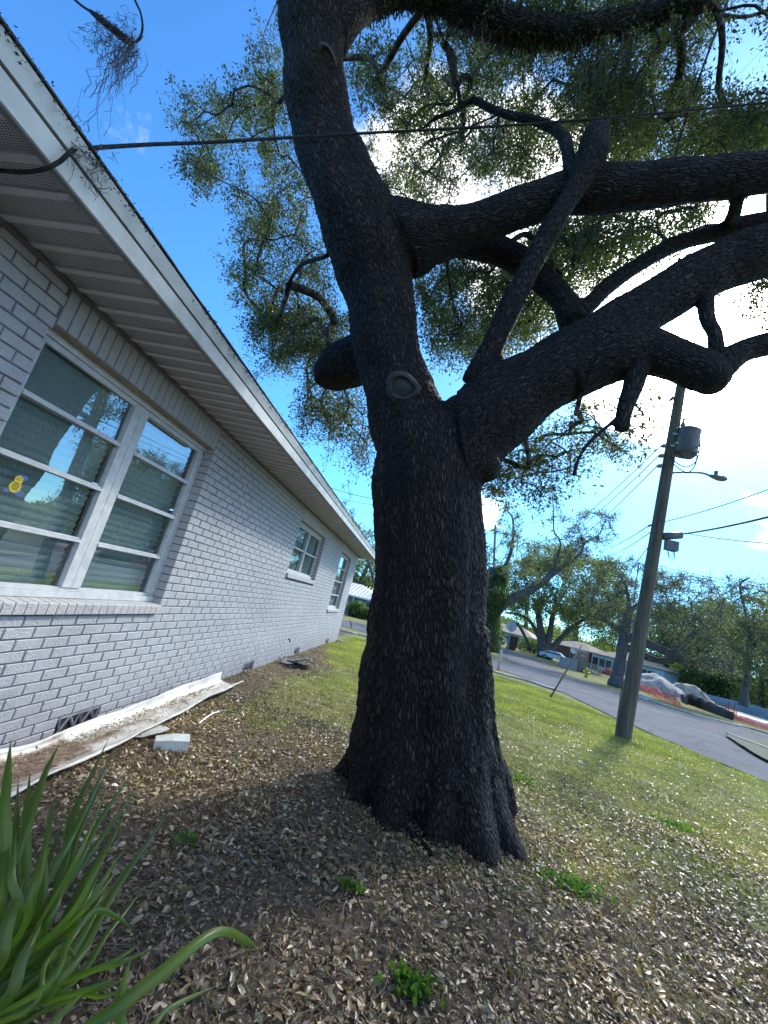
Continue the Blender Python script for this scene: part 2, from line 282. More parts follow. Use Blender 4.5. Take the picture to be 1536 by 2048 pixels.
# ---------------------------------------------------------------- helpers
def mk(name, V, F, mat, parent=None, smooth=False, loc=None):
    me = bpy.data.meshes.new(name); V = np.asarray(V, dtype=np.float32).reshape(-1, 3)
    if isinstance(F, np.ndarray):
        k = F.shape[1]; me.vertices.add(len(V)); me.vertices.foreach_set('co', V.ravel()); me.loops.add(F.size); me.loops.foreach_set('vertex_index', F.astype(np.int32).ravel())
        me.polygons.add(len(F)); me.polygons.foreach_set('loop_start', np.arange(0, F.size, k, dtype=np.int32)); me.update(calc_edges=True)
    else:
        me.from_pydata(V.tolist(), [], [tuple(map(int, f)) for f in F]); me.update()
    if smooth: me.polygons.foreach_set('use_smooth', np.ones(len(me.polygons), bool))
    me.materials.append(mat); o = bpy.data.objects.new(name, me); COL.objects.link(o)
    if parent is not None: o.parent = parent
    if loc is not None: o.location = loc
    return o
def tag(o, label=None, cat=None, group=None, kind=None):
    if label: o['label'] = label
    if cat: o['category'] = cat
    if group: o['group'] = group
    if kind: o['kind'] = kind
    return o
def thing(name, label, cat, group=None, loc=None):
    o = bpy.data.objects.new(name, None); COL.objects.link(o); o.empty_display_size = .1
    if loc is not None: o.location = loc
    return tag(o, label, cat, group)
class MB:
    def __init__(s): s.V = []; s.F = []; s.n = 0
    def add(s, V, F):
        V = np.asarray(V, float).reshape(-1, 3); s.V.append(V); s.F += [tuple(i + s.n for i in f) for f in F]; s.n += len(V); return s
    def box(s, a, b, M3=None, off=None, taper=None):
        a = np.array(a, float); b = np.array(b, float); V = np.array([[(a, b)[i][0], (a, b)[j][1], (a, b)[k][2]] for i in (0, 1) for j in (0, 1) for k in (0, 1)])
        if M3 is not None: V = V @ np.array(M3).T
        if off is not None: V = V + off
        return s.add(V, [(0, 1, 3, 2), (4, 6, 7, 5), (0, 4, 5, 1), (2, 3, 7, 6), (0, 2, 6, 4), (1, 5, 7, 3)])
    def tube(s, P, R, n=8, cap=True):
        V, F = tube(P, R, n, cap); return s.add(V, F)
    def obj(s, name, mat, parent=None, smooth=False, loc=None):
        V = np.concatenate(s.V)
        if loc is not None: V = V - np.array(loc)
        return mk(name, V, s.F, mat, parent, smooth, None if parent is not None else loc)
def frames(P):
    P = np.asarray(P, float); T = np.gradient(P, axis=0) if len(P) > 2 else np.repeat((P[1] - P[0])[None], 2, 0)
    T = T / (np.linalg.norm(T, axis=1, keepdims=True) + 1e-9)
    u = np.cross(T[0], [0, 0, 1.]);
    if np.linalg.norm(u) < .1: u = np.cross(T[0], [0, 1., 0])
    u /= np.linalg.norm(u); U = [u]
    for t in T[1:]:
        u = U[-1] - t * (U[-1] @ t); U.append(u / (np.linalg.norm(u) + 1e-9))
    U = np.array(U); return T, U, np.cross(T, U)
def tube(P, R, n=8, cap=True):
    P = np.asarray(P, float); R = np.broadcast_to(np.asarray(R, float), (len(P),)); T, U, W = frames(P)
    a = np.linspace(0, 2 * math.pi, n, endpoint=False); V = P[:, None] + R[:, None, None] * (U[:, None] * np.cos(a)[None, :, None] + W[:, None] * np.sin(a)[None, :, None])
    V = V.reshape(-1, 3); F = [(i * n + j, i * n + (j + 1) % n, (i + 1) * n + (j + 1) % n, (i + 1) * n + j) for i in range(len(P) - 1) for j in range(n)]
    if cap:
        F.append(tuple(range(n - 1, -1, -1))); k = (len(P) - 1) * n; F.append(tuple(range(k, k + n)))
    return V, F
def catmull(P, k=6):
    P = np.asarray(P, float); Q = np.vstack([2 * P[0] - P[1], P, 2 * P[-1] - P[-2]]); o = []
    for i in range(1, len(Q) - 2):
        for t in np.linspace(0, 1, k, endpoint=False):
            o.append(.5 * (2 * Q[i] + (Q[i + 1] - Q[i - 1]) * t + (2 * Q[i - 1] - 5 * Q[i] + 4 * Q[i + 1] - Q[i + 2]) * t * t + (-Q[i - 1] + 3 * Q[i] - 3 * Q[i + 1] + Q[i + 2]) * t ** 3))
    o.append(P[-1]); return np.array(o)
def unit(v): return v / (np.linalg.norm(v, axis=-1, keepdims=True) + 1e-9)
def leaves(P, D, L, Wd, fold=.25, up=None):
    """kite-shaped folded leaves: P base (N,3), D direction, L length, Wd half width"""
    n = len(P); D = unit(D); r = unit(RNG.normal(size=(n, 3))) if up is None else up
    S = unit(np.cross(D, r)); Nn = np.cross(S, D); L = np.asarray(L)[:, None]; Wd = np.asarray(Wd)[:, None]
    mid = P + D * L * .5; V = np.stack([P, mid + S * Wd + Nn * Wd * fold, P + D * L, mid - S * Wd + Nn * Wd * fold], 1).reshape(-1, 3)
    return V, np.arange(4 * n).reshape(n, 4)
def smooth01(x, a, b):
    t = np.clip((x - a) / (b - a), 0, 1); return t * t * (3 - 2 * t)
_gn = RNG.random((64, 64))
def vnoise(x, y, s=1.):
    x = np.asarray(x) * s; y = np.asarray(y) * s; i = np.floor(x).astype(int); j = np.floor(y).astype(int); fx = x - i; fy = y - j; fx = fx * fx * (3 - 2 * fx); fy = fy * fy * (3 - 2 * fy)
    g = lambda a, b: _gn[a % 64, b % 64]
    return (g(i, j) * (1 - fx) + g(i + 1, j) * fx) * (1 - fy) + (g(i, j + 1) * (1 - fx) + g(i + 1, j + 1) * fx) * fy
def lawn(x, y):
    n = (vnoise(x, y, 1.3) - .5) * .9 + (vnoise(x + 9, y, 4.) - .5) * .5
    n = n + (vnoise(x + 31, y + 7, .55) - .5) * 1.0
    a = smooth01(y + .42 * x + n * 2.4, 2.2, 7.0) * smooth01(x + 2.35 + n * .4 + np.clip(y - 9, 0, 4) * .3, .2, 1.3)
    return np.clip(a, 0, 1)
def bumps(x, y):
    near = 1 - smooth01(np.hypot(x, y), 14, 22)
    return near * ((vnoise(x, y, 2.) - .5) * .03 + (vnoise(x, y, 7.) - .5) * .018) + .10 * np.exp(-((x - .4) ** 2 + (y - 3.9) ** 2) / 1.1)
def gh(x, y): return gz(x, y) + bumps(x, y)
# ---------------------------------------------------------------- ground and roads
def axis(lo, hi, a, b, fine, coarse_n):
    return np.concatenate([lo + (a - lo) * (1 - np.linspace(1, 0, coarse_n, endpoint=False) ** 3), np.arange(a, b, fine), b + (hi - b) * np.linspace(0, 1, coarse_n) ** 3])
gx = axis(-900, 900, -4, 9, .09, 40); gy = axis(-300, 1500, -.5, 19, .09, 40)
X, Y = np.meshgrid(gx, gy, indexing='ij'); Zg = gh(X, Y)
V = np.stack([X, Y, Zg], -1).reshape(-1, 3); ni, nj = X.shape; idx = np.arange(ni * nj).reshape(ni, nj)
F = np.stack([idx[:-1, :-1], idx[1:, :-1], idx[1:, 1:], idx[:-1, 1:]], -1).reshape(-1, 4)
go = mk('ground', V, F, M['ground'], smooth=True); tag(go, 'leaf strewn soil and turf of the yard and verges', kind='structure')
at_ = go.data.attributes.new('lawn', 'FLOAT', 'POINT'); lw = lawn(X, Y).ravel(); lw[(np.hypot(X, Y).ravel() > 20)] = .8; at_.data.foreach_set('value', lw.astype(np.float32))
def loft(name, A, B, mat, lift, label, k=8, n=4, thick=0):
    A = catmull(A, k); B = catmull(B, k); m = min(len(A), len(B)); A = A[:m]; B = B[:m]
    t = np.linspace(0, 1, n + 1)[None, :, None]; P = A[:, None] * (1 - t) + B[:, None] * t; P = P.copy()
    P[..., 2] = gh(P[..., 0], P[..., 1]) + lift; ni, nj = P.shape[:2]; idx = np.arange(ni * nj).reshape(ni, nj)
    F = np.stack([idx[:-1, :-1], idx[1:, :-1], idx[1:, 1:], idx[:-1, 1:]], -1).reshape(-1, 4)
    o = mk(name, P.reshape(-1, 3), F, mat, smooth=True)
    if label: tag(o, label, kind='structure')
    return o
def g2(px, py): p = G(px, py); return np.array([p[0], p[1], 0.])
near = [np.array([-40, 21.5, 0]), g2(640, 1241), g2(705, 1258), g2(845, 1300), g2(975, 1332), g2(1110, 1380), g2(1150, 1398), g2(1260, 1450), g2(1400, 1510), g2(1536, 1565), np.array([9, 5, 0]), np.array([13, -14, 0])]
far = [np.array([-40, 36., 0]), g2(640, 1228), g2(705, 1243.), g2(850, 1283), g2(970, 1314.5), g2(1075, 1338), g2(1150, 1358), g2(1243, 1387), g2(1377, 1430), g2(1536, 1472), np.array([27, 12., 0]), np.array([32, -12., 0])]
loft('road', near, far, M['asphalt'], .02, 'grey worn asphalt road bending round the lawn', 8, 12)
loft('side_street', [g2(1030, 1328), g2(1001, 1313), g2(993, 1303), g2(984, 1291), g2(974, 1286)], [g2(1140, 1352), g2(1073, 1320), g2(1022, 1303), g2(1000, 1294), g2(984, 1287.5)], M['asphalt'], .035, 'narrow side street leaving between the stop sign and the big oak', 8, 6)
kb = catmull([np.array([-9, 21, 0]), g2(680, 1261), g2(722, 1271), g2(850, 1305), g2(975, 1342), g2(1050, 1362), g2(1108, 1381)], 10)
def strip(name, C, wd, h, mat, label):
    T, U, W = frames(np.c_[C[:, :2], np.zeros(len(C))]); S = np.cross(T, [0, 0, 1.]); L = []
    for sgn, z in ((-1, -.05), (-1, h), (1, h), (1, -.05)):
        p = C + S * sgn * wd / 2; p[:, 2] = gh(p[:, 0], p[:, 1]) + z; L.append(p)
    V = np.stack(L, 1).reshape(-1, 3); m = len(C); F = [(i * 4 + j, i * 4 + j + 1, i * 4 + j + 5, i * 4 + j + 4) for i in range(m - 1) for j in range(3)]
    return tag(mk(name, V, F, mat), label, kind='structure')
strip('kerb', kb, .22, .07, M['concrete'], 'pale concrete kerb edging the lawn')
kf = catmull([g2(1300, 1403), g2(1377, 1428), g2(1460, 1449), g2(1560, 1476), np.array([24, 13, 0])], 8)
kf_ = kf
strip('kerb', kf, .3, .10, M['concrete'], 'grey kerb along the far side of the road')
med = [g2(1450, 1474), g2(1500, 1481), g2(1560, 1494), g2(1640, 1512)]; med2 = [g2(1452, 1476), g2(1490, 1502), g2(1536, 1528), g2(1620, 1560)]
loft('traffic_island', med, med2, simple('island_turf', (.10, .11, .05), (.05, .05, .03), 6, .95), .10, 'small grassy traffic island in the road', 6, 3)
strip('kerb', catmull([g2(1457, 1474), g2(1503, 1491), g2(1540, 1505), g2(1620, 1535)], 8), .18, .13, M['concrete'], 'broken white kerb of the traffic island')
# ---------------------------------------------------------------- the painted brick house
WX = -2.4; Y0, Y1 = -2.0, 13.82; CH = .0756; BL = .2016; ZT = 2.862
house = thing('brick_house', 'long low white painted brick house with wide perforated eaves beside the oak', 'house')
OPEN = [(1.865, 3.765, .985, 2.60, .91), (7.06, 9.03, 1.615, 2.60, 1.54), (11.13, 12.72, 1.00, 2.60, .925)]
# backing wall with real openings
mb = MB()
def wallbox(y0, y1, z0, z1): mb.box((WX - .22, y0, z0), (WX - .010, y1, z1))
prev = Y0
for (a, b, z0, z1, zs) in OPEN:
    wallbox(prev, a - .02, -.4, 2.9); wallbox(a - .02, b + .02, -.4, zs - .004); wallbox(a - .02, b + .02, z1 + .02, 2.9); prev = b + .02
wallbox(prev, Y1 - .01, -.4, 2.9)
mb.box((WX - 8, Y1 - .2, -.5), (WX - .23, Y1 - .012, 2.9)); mb.box((WX - 8, Y0, -.4), (WX - .23, Y0 + .2, 2.9)); mb.box((WX - 8.2, Y0, -.5), (WX - 8, Y1, 2.9))
mb.obj('wall', M['mortar'], house)
VENTS = [(3.06, 3.46), (6.34, 6.74), (8.95, 9.35), (12.0, 12.4)]
def brick_mesh(dx, dy, dz, ch=.004, seed=0, vert=False):
    """box -dx..0 in x, chamfered weathered front"""
    r = random.Random(seed); j = lambda s: r.uniform(-s, s)
    hy, hz = dy / 2, dz / 2; V = []
    for x, e in ((-dx, 0), (-ch, 0), (0, ch)):
        for sy, sz in ((-1, -1), (1, -1), (1, 1), (-1, 1)):
            V.append((x + (j(.0014) if e else 0), sy * (hy - e) + j(.0012), sz * (hz - e) + j(.0012)))
    F = [(8, 9, 10, 11)] + [(i, (i + 1) % 4, 4 + (i + 1) % 4, 4 + i) for i in range(4)] + [(4 + i, 4 + (i + 1) % 4, 8 + (i + 1) % 4, 8 + i) for i in range(4)]
    return V, F
JT = .0085
bricks = []                              # (y0,y1,z0,z1)
for k in range(-12, 28):
    z0 = .8208 + k * CH; z1 = z0 + CH; y = Y0 - (.0 if k % 2 == 0 else BL / 2)
    y = 2.453 - 25 * BL + (BL / 2 if k % 2 else 0)
    while y < Y1:
        segs = [(max(y, Y0), min(y + BL, Y1))]
        for (a, b, oz0, oz1, zs) in OPEN:
            if z1 > zs + .02 and z0 < 2.80:      # sill, opening and soldier course
                ns = []
                for s in segs:
                    if s[1] <= a or s[0] >= b: ns.append(s)
                    else:
                        if s[0] < a: ns.append((s[0], a))
                        if s[1] > b: ns.append((b, s[1]))
                segs = ns
        if k == -10 or k == -11:
            for (a, b) in VENTS:
                ns = []
                for s in segs:
                    if s[1] <= a or s[0] >= b: ns.append(s)
                    else:
                        if s[0] < a: ns.append((s[0], a))
                        if s[1] > b: ns.append((b, s[1]))
                segs = ns
        for s in segs:
            if s[1] - s[0] > .025: bricks.append((s[0], s[1], z0, min(z1, 2.865)))
        y += BL
def in_view(c):
    p, d = proj(c); return p, d
B = np.array(bricks); cen = np.c_[np.full(len(B), WX), (B[:, 0] + B[:, 1]) / 2, (B[:, 2] + B[:, 3]) / 2]
pa, _ = proj(np.c_[np.full(len(B), WX), B[:, 0], B[:, 2]]); pb, _ = proj(np.c_[np.full(len(B), WX), B[:, 1], B[:, 2]]); pc_, dd = proj(np.c_[np.full(len(B), WX), B[:, 0], B[:, 3]])
area = np.abs(np.cross(pb - pa, pc_ - pa)); pcn, dd = proj(cen)
vis = (dd > .1) & (pcn[:, 0] > -15) & (pcn[:, 0] < 1550) & (pcn[:, 1] > -10) & (pcn[:, 1] < 1600)
area = np.where(vis, area, 0); order = np.argsort(-area); single = set(order[:300].tolist())
variants = {}
stuff = MB()
for i, (y0, y1, z0, z1) in enumerate(bricks):
    dy = y1 - y0 - JT; dz = z1 - z0 - JT; c = (WX + random.uniform(-.0016, .0016), (y0 + y1) / 2, (z0 + z1) / 2)
    if i in single:
        key = (round(dy, 3), round(dz, 3), random.randrange(5))
        if key not in variants:
            V, F = brick_mesh(.10, dy, dz, .0045, hash(key) % 999); o = mk('brick', V, F, M['brick'], house); variants[key] = o.data
        else:
            o = bpy.data.objects.new('brick', variants[key]); COL.objects.link(o); o.parent = house
        o.location = c; o.rotation_euler = (random.uniform(-.006, .006), random.uniform(-.01, .01), random.uniform(-.006, .006))
    else:
        V, F = brick_mesh(.10, dy, dz, .004, i); stuff.add(np.array(V) + np.array(c), F)
o = stuff.obj('brick', M['brick'], house); o['kind'] = 'stuff'
# end wall of the house (round the far corner), same bricks
st = MB()
for k in range(-12, 28):
    for j in range(0, 20):
        x0 = WX - .02 - (j + (.5 if k % 2 else 0)) * BL; V, F = brick_mesh(.10, BL - JT, CH - JT, .004, k * 50 + j); V = np.array(V); V = np.stack([-V[:, 1], V[:, 0], V[:, 2]], 1)
        if k >= -12: st.add(V + np.array([x0 - BL / 2, Y1, .8208 + (k + .5) * CH]), F)
o = st.obj('end_wall_brick', M['brick'], house); o['kind'] = 'stuff'
for wi, (a, b, z0, z1, zs) in enumerate(OPEN):
    n = int(round((b - a) / CH)); wd = (b - a) / n; me = me2 = None
    for q in range(n):
        V, F = brick_mesh(.10, wd - JT, ZT - z1 - .004, .0045, q)
        if me is None or q % 6 == 0: o = mk('soldier_brick', V, F, M['brick'], house); me = o.data
        else: o = bpy.data.objects.new('soldier_brick', me); COL.objects.link(o); o.parent = house
        o.location = (WX + random.uniform(-.001, .001), a + (q + .5) * wd, (ZT + z1) / 2 + .002)
        # rowlock sill: top slopes outwards and projects 3 cm
        if me2 is None or q % 6 == 0:
            hy = (wd - JT) / 2; h = z0 - zs; r = random.Random(q); jj = [r.uniform(-.0015, .0015) for _ in range(8)]
            V = [(-.15, -hy, 0), (-.15, hy, 0), (-.15, hy, h + .018), (-.15, -hy, h + .018), (.03 + jj[0], -hy, 0), (.03 + jj[1], hy, 0), (.03 + jj[2], hy, h - .008), (.03 + jj[3], -hy, h - .008), (.024, -hy, h), (.024, hy, h)]
            F = [(4, 5, 6, 7), (7, 6, 9, 8), (8, 9, 2, 3), (0, 1, 5, 4), (0, 4, 7, 8, 3), (1, 2, 9, 6, 5)]
            o = mk('sill_brick', V, F, M['brick_sill'], house); me2 = o.data
        else: o = bpy.data.objects.new('sill_brick', me2); COL.objects.link(o); o.parent = house
        o.location = (WX, a + (q + .5) * wd, zs)
    lb = MB().box((WX - .10, a, z1 - .004), (WX - .012, b, z1 + .001)); lb.obj('lintel', M['steel'], house)
# windows
def window(a, b, z0, z1, cols, rails, xf=-2.49, blinds=True):
    """cols = list of (glass y0, y1); rails = heights of the horizontal bars"""
    w_ = MB(); x0, x1 = xf - .05, xf
    w_.box((x0, a, z1 - .045), (x1, b, z1)); w_.box((x0 - .002, a, z1 - .085), (x1 - .018, b, z1 - .047)); w_.box((x0, a, z0), (x1 + .01, b, z0 + .045)); w_.box((x0 - .004, a, z0 + .047), (x1 - .012, b, z0 + .072))
    ys = [a] + [v for c in cols for v in c] + [b]
    zb, zt = z0 + .074, z1 - .087
    for i in range(0, len(ys), 2):
        y0, y1 = ys[i], ys[i + 1]
        if 0 < i < len(ys) - 2:
            m = (y0 + y1) / 2; w_.box((x0, y0, zb), (x1 - .002, m - .002, zt)); w_.box((x0, m + .002, zb), (x1 - .002, y1, zt)); w_.box((x0 - .01, m - .004, zb), (x1 - .012, m + .004, zt))
        else: w_.box((x0, y0, zb), (x1 - .006, y1, zt))
    f = w_.obj('window', M['frame'], house)
    for (y0, y1) in cols:
        zz = [zb] + list(rails) + [zt]
        for r_ in rails:
            rb = MB().box((x0 + .004, y0 + .001, r_ - .017), (x1 + .004, y1 - .001, r_ + .004)); rb.box((x0 + .002, y0 + .001, r_ + .006), (x1 - .012, y1 - .001, r_ + .017)); rb.obj('window_rail', M['frame'], f)
        for k in range(len(zz) - 1):
            lo = zz[k] + (.018 if k else .001); hi = zz[k + 1] - (.019 if k < len(zz) - 2 else .001)
            MB().box((x0 + .008, y0 + .001, lo), (x0 + .012, y1 - .001, hi)).obj('pane', M['glass'], f)
        if blinds:
            n = int((zt - zb) / .052) + 3; me = None
            for q in range(n):
                zc = zb + .01 + q * .052
                if me is None:
                    t = .012; V = [(-.012, 0, -.028), (.0, 0, -.002), (.010, 0, .026), (-.012, y1 - y0, -.028), (.0, y1 - y0, -.002), (.010, y1 - y0, .026)]
                    V = V + [(x - .0012, y, z) for x, y, z in V]
                    o = mk('blind_slat', V, [(0, 3, 4, 1), (1, 4, 5, 2), (7, 10, 9, 6), (8, 11, 10, 7), (0, 1, 7, 6), (1, 2, 8, 7), (3, 9, 10, 4), (4, 10, 11, 5), (2, 5, 11, 8), (0, 6, 9, 3)], M['blind'], f); me = o.data
                else: o = bpy.data.objects.new('blind_slat', me); COL.objects.link(o); o.parent = f
                o.location = (x0 - .045, y0, zc)
    return f
w1 = window(1.865, 3.765, 1.0, 2.60, [(1.93, 2.722), (2.882, 3.668)], [1.418, 1.816, 2.182])
w2 = window(7.06, 9.03, 1.63, 2.60, [(7.12, 8.02), (8.10, 8.97)], [2.115])
w3 = window(11.13, 12.72, 1.01, 2.60, [(11.19, 12.66)], [1.40, 1.80, 2.19])
tn = MB(); tn.box((-2.524, 2.895, 2.49), (-2.502, 3.5, 2.508)); tn.obj('latch_strip', M['steel'], w1)
# yellow notice taped to the glass with blue tape
def disc_sticker():
    P = []
    def circ(cy, cz, ry, rz, a0, a1, n=14):
        for t in np.linspace(math.radians(a0), math.radians(a1), n): P.append((cy + ry * math.cos(t), cz + rz * math.sin(t)))
    circ(2.150, 1.645, .036, .034, -215, 35); circ(2.153, 1.692, .026, .026, -30, 210)
    V = [(x, y, z) for x in (-2.5255, -2.5235) for y, z in P]; n = len(P)
    F = [tuple(range(n, 2 * n)), tuple(range(n - 1, -1, -1))] + [(i, (i + 1) % n, n + (i + 1) % n, n + i) for i in range(n)]
    return V, F
V, F = disc_sticker(); nt_ = mk('notice', V, F, simple('notice_yellow', (.62, .50, .03), (.50, .40, .03), 60, .5), w1)
for z, l in ((1.703, .030), (1.692, .036), (1.672, .03), (1.664, .04), (1.655, .05), (1.646, .05), (1.637, .044), (1.629, .034)):
    MB().box((-2.5232, 2.151 - l / 2, z - .0016), (-2.5226, 2.151 + l / 2, z + .0016)).obj('printed_line', M['rubber'], nt_)
tp = MB(); tp.box((-2.5262, 2.150, 1.698), (-2.5254, 2.200, 1.728)); tp.box((-2.5262, 2.098, 1.602), (-2.5254, 2.13, 1.628)); tp.box((-2.5262, 2.165, 1.602), (-2.5254, 2.21, 1.635)); tp.obj('blue_tape', simple('blue_tape', (.06, .14, .34), None, 20, .5), nt_)
# room behind the glass
rm = MB()
for (a, b, z0, z1, zs) in OPEN: rm.box((-3.4, a - .25, z0 - .3), (-2.63, b + .25, z1 + .2))
# soffit panels, fascia, roof
SX = -1.80; SZ = 2.866; first = None; PW = .1535
for q in range(-9, 84):
    y0 = 1.556 + q * PW
    if y0 < Y0 - .2: continue
    if y0 > 14.25: break
    if first is None:
        # flat perforated field with a raised plain rib at the start
        V = []; F = []; prof = [(0, -.010, 0), (.006, -.012, 0), (.034, -.012, 0), (.040, -.001, 0), (.0405, 0, 1), (PW - .002, 0, 1), (PW, -.002, 0)]
        for x in (0, .6):
            for (y, z, p) in prof: V.append((x, y, z))
        n = len(prof); F = [(i, i + 1, n + i + 1, n + i) for i in range(n - 1)]
        V2 = [(x, y, z + .012 + .004) for x, y, z in V]; F = F + [tuple(2 * n + j for j in reversed(f)) for f in F]
        F += [(0, n, 3 * n, 2 * n), (n - 1, 3 * n - 1, 4 * n - 1, 2 * n - 1)]
        o = mk('soffit_panel', V + V2, F, M['soffit'], house); a_ = o.data.attributes.new('perf', 'FLOAT', 'POINT')
        a_.data.foreach_set('value', np.array([p for _ in range(4) for (_, _, p) in prof], np.float32)); first = o.data
    else: o = bpy.data.objects.new('soffit_panel', first); COL.objects.link(o); o.parent = house
    o.location = (WX - .001, y0, SZ + random.uniform(-.0008, .0008)); o.rotation_euler = (0, 0, random.uniform(-.002, .002))
tr = MB(); tr.box((WX + .001, Y0, SZ - .034), (WX + .022, 14.3, SZ - .013)); tr.obj('frieze_trim', simple('dark_trim_paint', (.16, .15, .17), None, 8, .6), house)
tr = MB(); tr.box((SX - .035, Y0 - .4, SZ - .014), (SX - .002, 14.42, SZ - .0125)); tr.obj('soffit_channel', simple('soffit_channel_paint', (.20, .22, .22), None, 8, .6), house)
fb = MB(); fb.box((SX, Y0 - .4, SZ - .016), (SX + .016, 14.42, 2.944)); fb.box((SX - .6, 14.40, SZ - .01), (SX - .001, 14.42, 2.944)); fb.obj('fascia_board', M['white_metal'], house)
fb = MB(); MB().box((SX - .01, -2.4, 2.9445), (SX + .006, 14.42, 2.9575)).obj('gap_shade_strip', M['dark'], house)  # near-black filler strip paints the shade in the groove between boards
V = [(SX + .024, -2.4, 2.955), (SX + .038, -2.4, 3.035), (SX - .02, -2.4, 3.035), (SX - .02, -2.4, 2.958)]; V += [(x, 14.44, z) for x, _, z in V]
fb.add(V, [(0, 1, 2, 3), (7, 6, 5, 4), (0, 4, 5, 1), (1, 5, 6, 2), (2, 6, 7, 3), (3, 7, 4, 0)]); fb.obj('drip_edge_board', M['white_metal'], house)
rf = MB(); rs = math.tan(math.radians(22))
for q in range(0, 60):
    y0 = -2.4 + q * .2807
    for c_ in range(3):
        xx = SX + .045 - c_ * .14 + random.uniform(-.006, .004); zz = 3.045 + (SX + .045 - xx) * rs * 1.0 + c_ * .006
        rf.add([(xx, y0 + .003, zz), (xx, y0 + .277, zz), (xx - .3, y0 + .277, zz + .3 * rs - .004), (xx - .3, y0 + .003, zz + .3 * rs - .004), (xx, y0 + .003, zz + .009), (xx, y0 + .277, zz + .009), (xx - .3, y0 + .277, zz + .3 * rs + .006), (xx - .3, y0 + .003, zz + .3 * rs + .006)],
               [(3, 2, 1, 0), (4, 5, 6, 7), (0, 1, 5, 4), (1, 2, 6, 5), (2, 3, 7, 6), (3, 0, 4, 7)])
o = rf.obj('roof_shingle', M['shingle'], house); o['kind'] = 'stuff'
rr = MB(); V = [(SX + .02, -2.4, 3.037), (SX + .02, 14.44, 3.037), (WX - 4, 10.4, 3.037 + 4.6 * rs), (WX - 4, 1.6, 3.037 + 4.6 * rs), (WX - 8.8, 14.44, 3.037), (WX - 8.8, -2.4, 3.037)]
rr.add(V, [(0, 1, 2, 3), (1, 4, 2), (4, 5, 3, 2), (5, 0, 3), (0, 5, 4, 1)]); rr.obj('roof', M['shingle'], house)
# moss and leaf crud along the roof edge
n = 6000; yy = RNG.uniform(.6, 14.4, n); k = vnoise(yy, yy * 0 + 3, 2.2) + .25 * vnoise(yy, yy * 0 + 8, 9); keep = RNG.random(n) < smooth01(k, .35, .85); yy = yy[keep]; n = len(yy)
P = np.stack([SX + .045 + RNG.normal(0, .012, n), yy, 3.036 + RNG.normal(0, .010, n) - RNG.random(n) ** 3 * .03], 1)
V, F = leaves(P, RNG.normal(size=(n, 3)) + [0.3, 0, .2], RNG.uniform(.005, .017, n), RNG.uniform(.002, .006, n)); o = mk('edge_moss', V, F, simple('roof_edge_moss', (.05, .07, .025), (.05, .035, .022), 9, .9), house); o['kind'] = 'stuff'
# foundation vents: pierced concrete screen blocks
for (a, b) in VENTS:
    v = MB(); z0 = .8208 - 11 * CH + .004; z1 = .8208 - 9 * CH - .004; m = 4; wv = (b - a) / 2
    v.box((WX - .06, a + .004, z1 - .014), (WX - .003, b - .004, z1)); v.box((WX - .06, a + .004, z0), (WX - .003, b - .004, z0 + .010))
    for s in (0, 1):
        y0 = a + s * wv
        for (p, q) in (((y0 + .006, z0), (y0 + wv / 2, z1 - .01)), ((y0 + wv - .006, z0), (y0 + wv / 2, z1 - .01)), ((y0 + .006, z1 - .01), (y0 + wv / 4, z0)), ((y0 + wv - .006, z1 - .01), (y0 + wv * .75, z0))):
            p = np.array([WX - .004, *p]); q = np.array([WX - .004, *q]); v.tube([p, q], .011, 4)
    v.obj('foundation_vent', simple('vent_block', (.34, .33, .35), (.20, .19, .20), 9, .9), house)
    MB().box((WX - .016, a, z0), (WX - .0085, b, z1)).obj('vent_shade_plate', M['dark'], house)  # near-black plate painted in place of the shade inside the vent
MB().tube([(WX - .03, 8.25, .38), (WX + .03, 8.25, .38), (WX + .05, 8.25, .36), (WX + .055, 8.25, .33)], .012, 8).obj('hose_tap', M['rubber'], house)
# dark plain room boxes behind the windows
bx = MB()
for (a, b, z0, z1, zs) in OPEN:
    bx.box((-3.9, a - .3, z0 - .4), (-3.88, b + .3, z1 + .25))
bx.obj('room_wall', simple('dim_room_wall', (.10, .11, .11), None, 3, .9), house)
